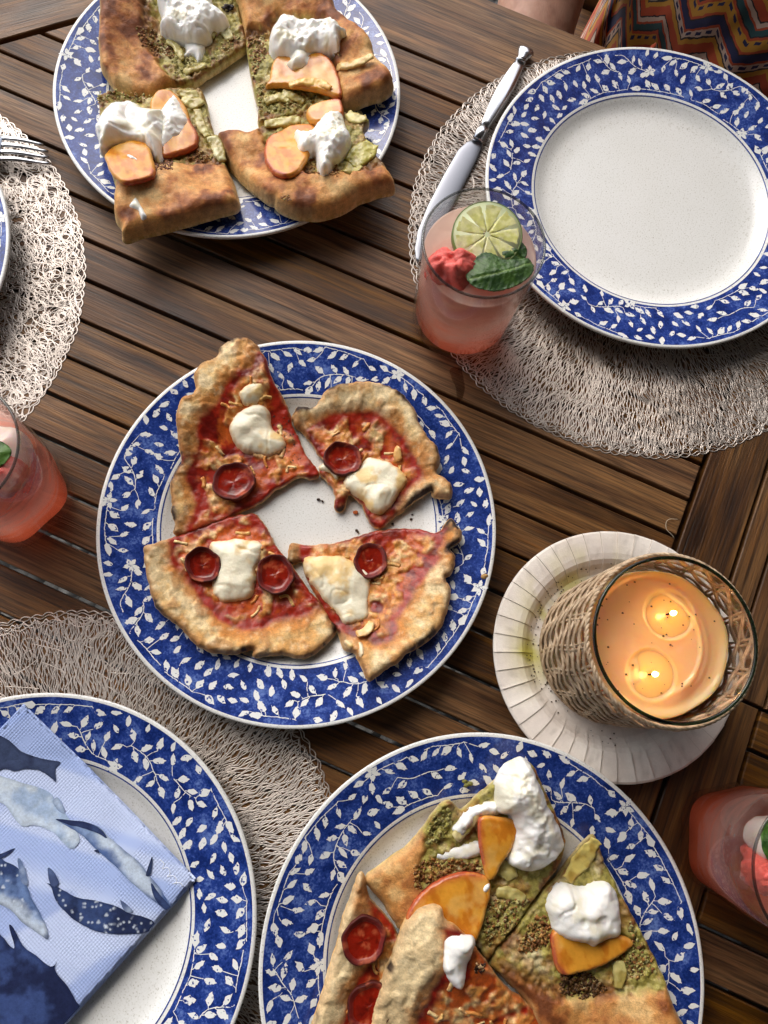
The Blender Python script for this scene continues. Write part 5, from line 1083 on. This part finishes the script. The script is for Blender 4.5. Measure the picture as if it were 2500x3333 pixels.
    paint([(-50, 1130), (40, 1150), (100, 1170), (170, 1190), (220, 1215), (240, 1250), (275, 1290), (340, 1400), (330, 1440), (305, 1450), (270, 1420), (230, 1380), (150, 1350), (100, 1355), (60, 1320), (20, 1265), (-50, 1230)], (170, 192, 222), (206, 218, 230), .0002, 2, belly=[(0, 1250), (100, 1320), (230, 1360)])
    paint([(230, 1250), (250, 1230), (272, 1265), (280, 1300), (255, 1290)], (120, 140, 180), (180, 198, 222), .0004, 3, 'flipper_print')
    paint([(240, 1325), (300, 1330), (380, 1345), (430, 1360), (470, 1400), (540, 1460), (600, 1510), (640, 1560), (680, 1610), (720, 1670), (742, 1715), (720, 1718), (680, 1690), (620, 1640), (560, 1590), (500, 1530), (440, 1480), (400, 1440), (350, 1390), (300, 1360)], (84, 108, 160), (140, 164, 204), .0003, 4, belly=[(440, 1390), (520, 1470), (600, 1560), (660, 1640)])
    paint([(240, 1325), (300, 1328), (380, 1342), (440, 1370), (466, 1412), (420, 1385), (350, 1360), (290, 1348)], (44, 54, 92), (66, 84, 128), .0005, 14, 'back_print')
    paint([(632, 1568), (645, 1520), (658, 1485), (660, 1505), (652, 1562)], (36, 44, 74), (60, 74, 110), .0005, 5, 'flipper_print'); paint([(405, 1462), (425, 1455), (432, 1475)], (36, 44, 74), (60, 74, 110), .0005, 6, 'flipper_print')
    paint([(655, 1600), (690, 1650), (742, 1712), (718, 1716), (680, 1680), (660, 1640)], (36, 46, 84), (66, 84, 130), .0005, 15, 'head_print')
    paint([(200, 1600), (240, 1610), (290, 1640), (340, 1665), (420, 1680), (500, 1700), (560, 1730), (620, 1745), (668, 1770), (660, 1800), (600, 1820), (520, 1822), (440, 1815), (370, 1790), (320, 1760), (270, 1710), (240, 1670), (220, 1620)], NAVY, DEEP, .0003, 7, spots=44)
    paint([(208, 1535), (235, 1555), (258, 1600), (240, 1618), (218, 1600)], (70, 84, 124), (96, 116, 160), .0004, 8, 'tail_print'); paint([(520, 1675), (545, 1690), (575, 1725), (540, 1720)], (90, 106, 146), (170, 186, 212), .0005, 16, 'flipper_print')
    paint([(-50, 1800), (10, 1830), (40, 1870), (65, 1880), (40, 1785), (60, 1795), (100, 1870), (150, 1910), (220, 1960), (250, 1940), (240, 1975), (290, 2040), (330, 2110), (350, 2150), (290, 2230), (200, 2300), (-60, 2300)], (34, 42, 76), (60, 78, 128), .0003, 9)
    paint([(-50, 1480), (30, 1510), (80, 1540), (110, 1600), (130, 1650), (170, 1730), (205, 1800), (208, 1845), (170, 1820), (100, 1770), (50, 1720), (-50, 1650)], (52, 68, 112), (110, 136, 184), .0003, 10, spots=14, belly=[(0, 1690), (80, 1740), (180, 1820)])
    paint([(80, 1495), (105, 1530), (122, 1605), (92, 1590)], (110, 130, 170), (186, 200, 222), .0005, 11, 'flipper_print'); paint([(-20, 1480), (20, 1470), (68, 1450), (40, 1475), (0, 1495)], (44, 54, 92), (66, 84, 128), .0004, 12, 'tail_print')
    # faint white signature by the corner
    mb = MB(); p = W('Q3', [(690, 1500), (710, 1520), (700, 1540), (725, 1535), (735, 1560), (720, 1575), (750, 1570), (765, 1595), (748, 1605), (778, 1600), (790, 1618)], zt); p = smooth_loop(p, .001, False)
    mb.tube(np.c_[p, zt(p[:, 0], p[:, 1]) + .00005], .00025, 5); mb.build('signature_print', flat('white ink', (.8, .84, .92), .8), root, True)
napkin()
# ================================================================== PERSON AND CHAIR
def person():
    X = lambda t, s_, z: np.array([*ts(t, s_), z])
    tc = .14; cen = ts(tc, -.80)
    root = thing('person', 'person in a zigzag patterned dress sitting at the table edge', 'person', (float(cen[0]), float(cen[1]), TZ - .29))
    skin, nt, b = newmat('skin'); g = nd(nt, 'NewGeometry'); n = nd(nt, 'Noise', {'Vector': g.outputs['Position'], 'Scale': 90.0, 'Detail': 5.0}).outputs['Fac']
    put(nt, b, Base_Color=ramp(nt, n, [(.3, (.40, .20, .14)), (.5, (.50, .28, .20)), (.75, (.58, .34, .25))]), Roughness=.5); b.inputs['Subsurface Weight'].default_value = .15; b.inputs['Subsurface Scale'].default_value = .01
    bump(nt, b, nd(nt, 'Noise', {'Vector': nd(nt, 'Mapping', {'Vector': g.outputs['Position'], 'Scale': (900, 160, 400)}).outputs[0], 'Scale': 1.0, 'Detail': 3.0}).outputs['Fac'], .0006, .5)
    J_ = {'pelvis': (tc, -.80, -.20, .125), 'waist': (tc, -.80, -.02, .115), 'chest': (tc, -.80, .17, .125), 'neck': (tc, -.805, .30, .052), 'jaw': (tc, -.785, .37, .062), 'head': (tc, -.795, .45, .088), 'crown': (tc, -.80, .52, .055)}
    for sg, nm in ((-1, 'l'), (1, 'r')):
        J_['sh' + nm] = (tc + sg * .165, -.815, .235, .058); J_['el' + nm] = (tc + sg * .245, -.755, -.035, .046); J_['fa' + nm] = (tc + sg * .238, -.665, -.055, .044); J_['wr' + nm] = (tc + sg * .205, -.545, -.095, .029); J_['ha' + nm] = (tc + sg * .19, -.485, -.112, .033); J_.update({'f%d%d%s' % (k, j, nm): (tc + sg * (.188 - .004 * j + (k - 1.5) * .018), -.462 + .026 * j - .004 * abs(k - 1.3), -.113 - .005 * j * j, (.0098, .0088, .0072)[j]) for k in range(4) for j in range(3)}); J_.update({'t%d%s' % (j, nm): (tc + sg * (.158 - .012 * j), -.500 + .022 * j, -.114 - .004 * j, (.012, .0095)[j]) for j in range(2)})
        J_['hip' + nm] = (tc + sg * .085, -.74, -.215, .085); J_['kn' + nm] = (tc + sg * .10, -.36, -.20, .062); J_['an' + nm] = (tc + sg * .10, -.36, -.64, .040); J_['to' + nm] = (tc + sg * .11, -.24, -.705, .030)
    Ed = [('pelvis', 'waist'), ('waist', 'chest'), ('chest', 'neck'), ('neck', 'jaw'), ('jaw', 'head'), ('head', 'crown')]
    for nm in 'lr': Ed += [('chest', 'sh' + nm), ('sh' + nm, 'el' + nm), ('el' + nm, 'fa' + nm), ('fa' + nm, 'wr' + nm), ('wr' + nm, 'ha' + nm), ('ha' + nm, 't0' + nm), ('t0' + nm, 't1' + nm), ('pelvis', 'hip' + nm), ('hip' + nm, 'kn' + nm), ('kn' + nm, 'an' + nm), ('an' + nm, 'to' + nm)] + [e for k in range(4) for e in (('ha' + nm, 'f%d0%s' % (k, nm)), ('f%d0%s' % (k, nm), 'f%d1%s' % (k, nm)), ('f%d1%s' % (k, nm), 'f%d2%s' % (k, nm)))]
    keys = list(J_); me = bpy.data.meshes.new('body'); off = np.array([0, 0, TZ]) - np.array(root.location)
    me.from_pydata([tuple(X(*J_[k][:3]) + off) for k in keys], [(keys.index(a), keys.index(b_)) for a, b_ in Ed], [])
    body = link(bpy.data.objects.new('body', me), root); me.materials.append(skin)
    md = body.modifiers.new('skin', 'SKIN'); md.use_smooth_shade = True
    for i, k in enumerate(keys): sv = me.skin_vertices[0].data[i]; sv.radius = (J_[k][3], J_[k][3]); sv.use_root = (k == 'pelvis')
    sb = body.modifiers.new('sub', 'SUBSURF'); sb.levels = 2; sb.render_levels = 2
    # hair cap
    hc = X(tc, -.81, .47); blobmesh('hair', hc, (.098, .102, .10), 12, flat('brown hair', (.09, .055, .03), .6), (1, 1, 1, 1), root, .08, 4, 24)
    # dress
    dm, nt, b = newmat('zigzag print cotton'); at = nd(nt, 'VertexColor', layer_name='col'); sc = nd(nt, 'SeparateColor', {'Color': at.outputs['Color']})
    U, V_ = sc.outputs[0], sc.outputs[1]
    tri = mt(nt, 'PINGPONG', mt(nt, 'ADD', U, .013), .020); v0 = mt(nt, 'ADD', V_, mt(nt, 'MULTIPLY', tri, 1.15))
    gq = nd(nt, 'NewGeometry'); wob = nd(nt, 'Noise', {'Vector': gq.outputs['Position'], 'Scale': 160.0}).outputs['Fac']; v0 = mt(nt, 'ADD', v0, mt(nt, 'MULTIPLY', mt(nt, 'SUBTRACT', wob, .5), .004))
    fr = mt(nt, 'FRACT', mt(nt, 'DIVIDE', v0, .072))
    OR, TE, MU, NAV, LN, CRM = tuple(srgb(178, 72, 34)), tuple(srgb(36, 72, 74)), tuple(srgb(190, 134, 40)), tuple(srgb(30, 34, 74)), tuple(srgb(40, 34, 34)), tuple(srgb(196, 168, 148))
    c = ramp(nt, fr, [(0, OR), (.11, LN), (.135, CRM), (.20, OR), (.235, TE), (.33, LN), (.355, OR), (.40, MU), (.50, MU), (.56, OR), (.60, LN), (.625, NAV), (.74, OR), (.775, CRM), (.87, LN), (.895, MU), (.97, OR)], 'CONSTANT')
    # dotted band
    band = mt(nt, 'MULTIPLY', mt(nt, 'GREATER_THAN', fr, .425), mt(nt, 'LESS_THAN', fr, .475)); dot = mt(nt, 'GREATER_THAN', mt(nt, 'FRACT', mt(nt, 'DIVIDE', U, .0060)), .45)
    c = mx(nt, c, NAV, mt(nt, 'MULTIPLY', band, dot)); band2 = mt(nt, 'MULTIPLY', mt(nt, 'GREATER_THAN', fr, .80), mt(nt, 'LESS_THAN', fr, .845)); c = mx(nt, c, NAV, mt(nt, 'MULTIPLY', band2, dot))
    put(nt, b, Base_Color=c, Roughness=.8); b.inputs['Sheen Weight'].default_value = .15; bump(nt, b, nd(nt, 'Noise', {'Vector': gq.outputs['Position'], 'Scale': 1200.0}).outputs['Fac'], .0003, .5)
    nu, nv = 150, 170; prof = [(-.74, .285), (-.70, .22), (-.672, .12), (-.665, .02), (-.662, -.05), (-.655, -.10), (-.63, -.130), (-.58, -.140), (-.50, -.142), (-.42, -.140), (-.33, -.142), (-.285, -.17), (-.275, -.25), (-.275, -.40)]
    pr = smooth_loop(np.array(prof), .006, False); nv = len(pr); lv = np.r_[0, np.cumsum(np.hypot(*np.diff(pr, axis=0).T))]
    uu = np.linspace(-1, 1, nu); Vt = []; Cl = []
    for i in range(nv):
        s0, z0 = pr[i]; lap = ss(.38, .50, lv[i])
        for u in uu:
            a_ = u * 1.75; hw = .185 + .02 * lap
            tt = tc + hw * math.sin(a_) if abs(a_) < 1.57 else tc + hw * math.copysign(1, a_); sb_ = (s0 + .80) * math.cos(a_) - .80
            tl = tc + .20 * u * 1.02; zl = z0 - .10 * abs(u) ** 5 + .012 * math.cos(u * 2 * math.pi) * -1 ; sl_ = s0
            t_ = tt * (1 - lap) + tl * lap; s_ = sb_ * (1 - lap) + sl_ * lap; z_ = z0 * (1 - lap) + zl * lap
            Vt.append((t_, s_, z_)); Cl.append((.5 + .22 * u, lv[i], 0, 1))
    Vt = np.array(Vt); Cl = np.array(Cl); f1 = fbm(Cl[:, 0], Cl[:, 1] * .35, .030, 7, 3); f2 = np.abs(fbm(Cl[:, 0] + .2 * Cl[:, 1], Cl[:, 1] * .3, .05, 17, 2))
    Vt[:, 1] += (.007 * f1 + .012 * f2) ; Vt[:, 2] += .006 * f1 + .010 * f2
    Cl[:, 0] += .004 * f1
    Wd = np.c_[Vt[:, 0:1] * TV + Vt[:, 1:2] * NV, Vt[:, 2]]
    fc = [(i * nu + j, (i + 1) * nu + j, (i + 1) * nu + j + 1, i * nu + j + 1) for i in range(nv - 1) for j in range(nu - 1)]
    dr = obj('dress', Wd, fc, dm, root, True, Cl); so_ = dr.modifiers.new('thick', 'SOLIDIFY'); so_.thickness = .002
    # long ties hanging from the waist
    for k, (t0, t1, s1) in enumerate(((.02, -.02, -.60), (.10, .05, -.595), (.17, .13, -.60), (.26, .22, -.60))):
        n_ = 20; q = np.linspace(0, 1, n_); pts = np.array([X(t0 + (t1 - t0) * a_ + .004 * math.sin(6 * a_ + k), -.652 + (s1 + .652) * a_, -.045 - .085 * a_ ** .7 + .004) for a_ in q]); wv = np.array([*TV, 0]) * .009
        wd = (.35 + .65 * q)[:, None]; VV = np.vstack([pts - wv * wd, pts + [0, 0, .004], pts + wv * wd]); FF = [(i, i + 1, n_ + i + 1, n_ + i) for i in range(n_ - 1)] + [(n_ + i, n_ + i + 1, 2 * n_ + i + 1, 2 * n_ + i) for i in range(n_ - 1)]
        cl = np.c_[np.r_[np.full(n_, .1), np.full(n_, .11), np.full(n_, .12)] + k * .03, np.tile(q * .12, 3) + k * .05, np.zeros(3 * n_), np.ones(3 * n_)]
        o = obj('dress_tie', VV, FF, dm, root, True, cl); o.modifiers.new('thick', 'SOLIDIFY').thickness = .0015
    # chair
    ch = thing('garden_chair', 'teak garden chair under the seated person', 'chair', (float(cen[0]), float(cen[1]), 0)); CZ = -.33
    for i in range(6): mb = MB(); q = [ts(tc - .23, -1.0 + i * .07), ts(tc + .23, -1.0 + i * .07), ts(tc + .23, -1.0 + i * .07 + .06), ts(tc - .23, -1.0 + i * .07 + .06)]; mb.prism(q[::-1], CZ - .02, CZ); mb.build('seat_slat', M_slat, ch)
    for t0 in (tc - .23, tc + .19):
        for s0, zt_ in ((-1.0, .25), (-.62, CZ - .021)):
            mb = MB(); q = [ts(t0, s0 - .045), ts(t0 + .04, s0 - .045), ts(t0 + .04, s0 - .005), ts(t0, s0 - .005)]; mb.prism(q[::-1], -TZ, zt_); mb.build('leg', M_slat, ch)
    for z0 in (-.12, 0, .12): mb = MB(); q = [ts(tc - .188, -1.035), ts(tc + .188, -1.035), ts(tc + .188, -1.015), ts(tc - .188, -1.015)]; mb.prism(q[::-1], z0, z0 + .07); mb.build('back_slat', M_slat, ch)
person()
# ================================================================== SMALL THINGS
shreds(K, 8, 5); shreds(L_, 14, 6)
def crumb(px, z, size, col, label, seed, name='crumb'):
    c = P(*px, z); o = blobmesh(name, (c[0], c[1], z + size * .5), (size, size * .8, size * .6), seed, M_bread, (*srgb(*col), .6), None, .35, 1.6, 8); return tag(o, label, 'crumb', 'loose crumbs')
for i, (x, y) in enumerate([(845, 765), (862, 772), (1015, 905), (1240, 790), (1250, 830), (1245, 850), (1205, 770), (1010, 898), (1165, 870)]):
    crumb(Z('Z3', [(x, y)])[0], .0060, rng.uniform(.0006, .0011), (60, 40, 26), 'tiny charred crumb on the white of the pepperoni pizza plate', i + 1)
crumb(Z('Z3', [(1560, 1098)])[0], .0195, .0022, (176, 138, 84), 'tan crumb on the blue rim of the pepperoni pizza plate', 31)
crumb(Z('Z3', [(1005, 822)])[0], .0058, .0018, (190, 92, 30), 'orange oily crumb on the white of the pepperoni pizza plate', 32)
for i, (x, y) in enumerate([(695, 188), (712, 195), (700, 200)]): crumb(Z('Z5', [(x, y)])[0], .0180, .0017, (120, 118, 58), 'green pesto crumb on the blue rim of the crowded plate', 40 + i)
crumb((2267, 457), .0058, .0006, (40, 34, 30), 'dark speck on the empty plate', 51); crumb((2272, 618), .0058, .0005, (40, 34, 30), 'dark speck on the empty plate', 52); crumb((2355, 505), .0058, .0005, (40, 34, 30), 'dark speck on the empty plate', 53)
mb = MB(); hp = smooth_loop(np.array([P(1400 + a / 1.508, 1100 + b_ / 1.508, .001) for a, b_ in [(1215, 890), (1175, 890), (1157, 905), (1158, 940), (1185, 965), (1200, 985)]]), .0015, False)
mb.tube(np.c_[hp, .0008 + .001 * np.sin(np.linspace(0, 3.1, len(hp)))], .00022, 5); tag(mb.build('hair_strand', flat('pale hair', (.5, .42, .3), .5), None, True), 'fine pale hair curled on the slats by the paper plate', 'hair')

def spill(pts, label, seed):
    lo = smooth_loop(np.array([P(*p, .0003) for p in pts]), .002, True, .0008, seed)
    m_ = glass('wet film', (.62, .55, .48), .25, .1)
    o = slab('water_spill', None, lo, lambda x, y, d: .0003 + .0004 * ss(0, .003, d), None, lambda x, y, d, u: rgba(np.ones((len(x), 3)), np.ones(len(x))), m_, .003, 1, 0, False); tag(o, label, 'spill', None)
spill([(1462, 1205), (1500, 1200), (1512, 1250), (1505, 1300), (1488, 1305), (1480, 1255)], 'small wet patch on the slats at the foot of the lime drink', 5)
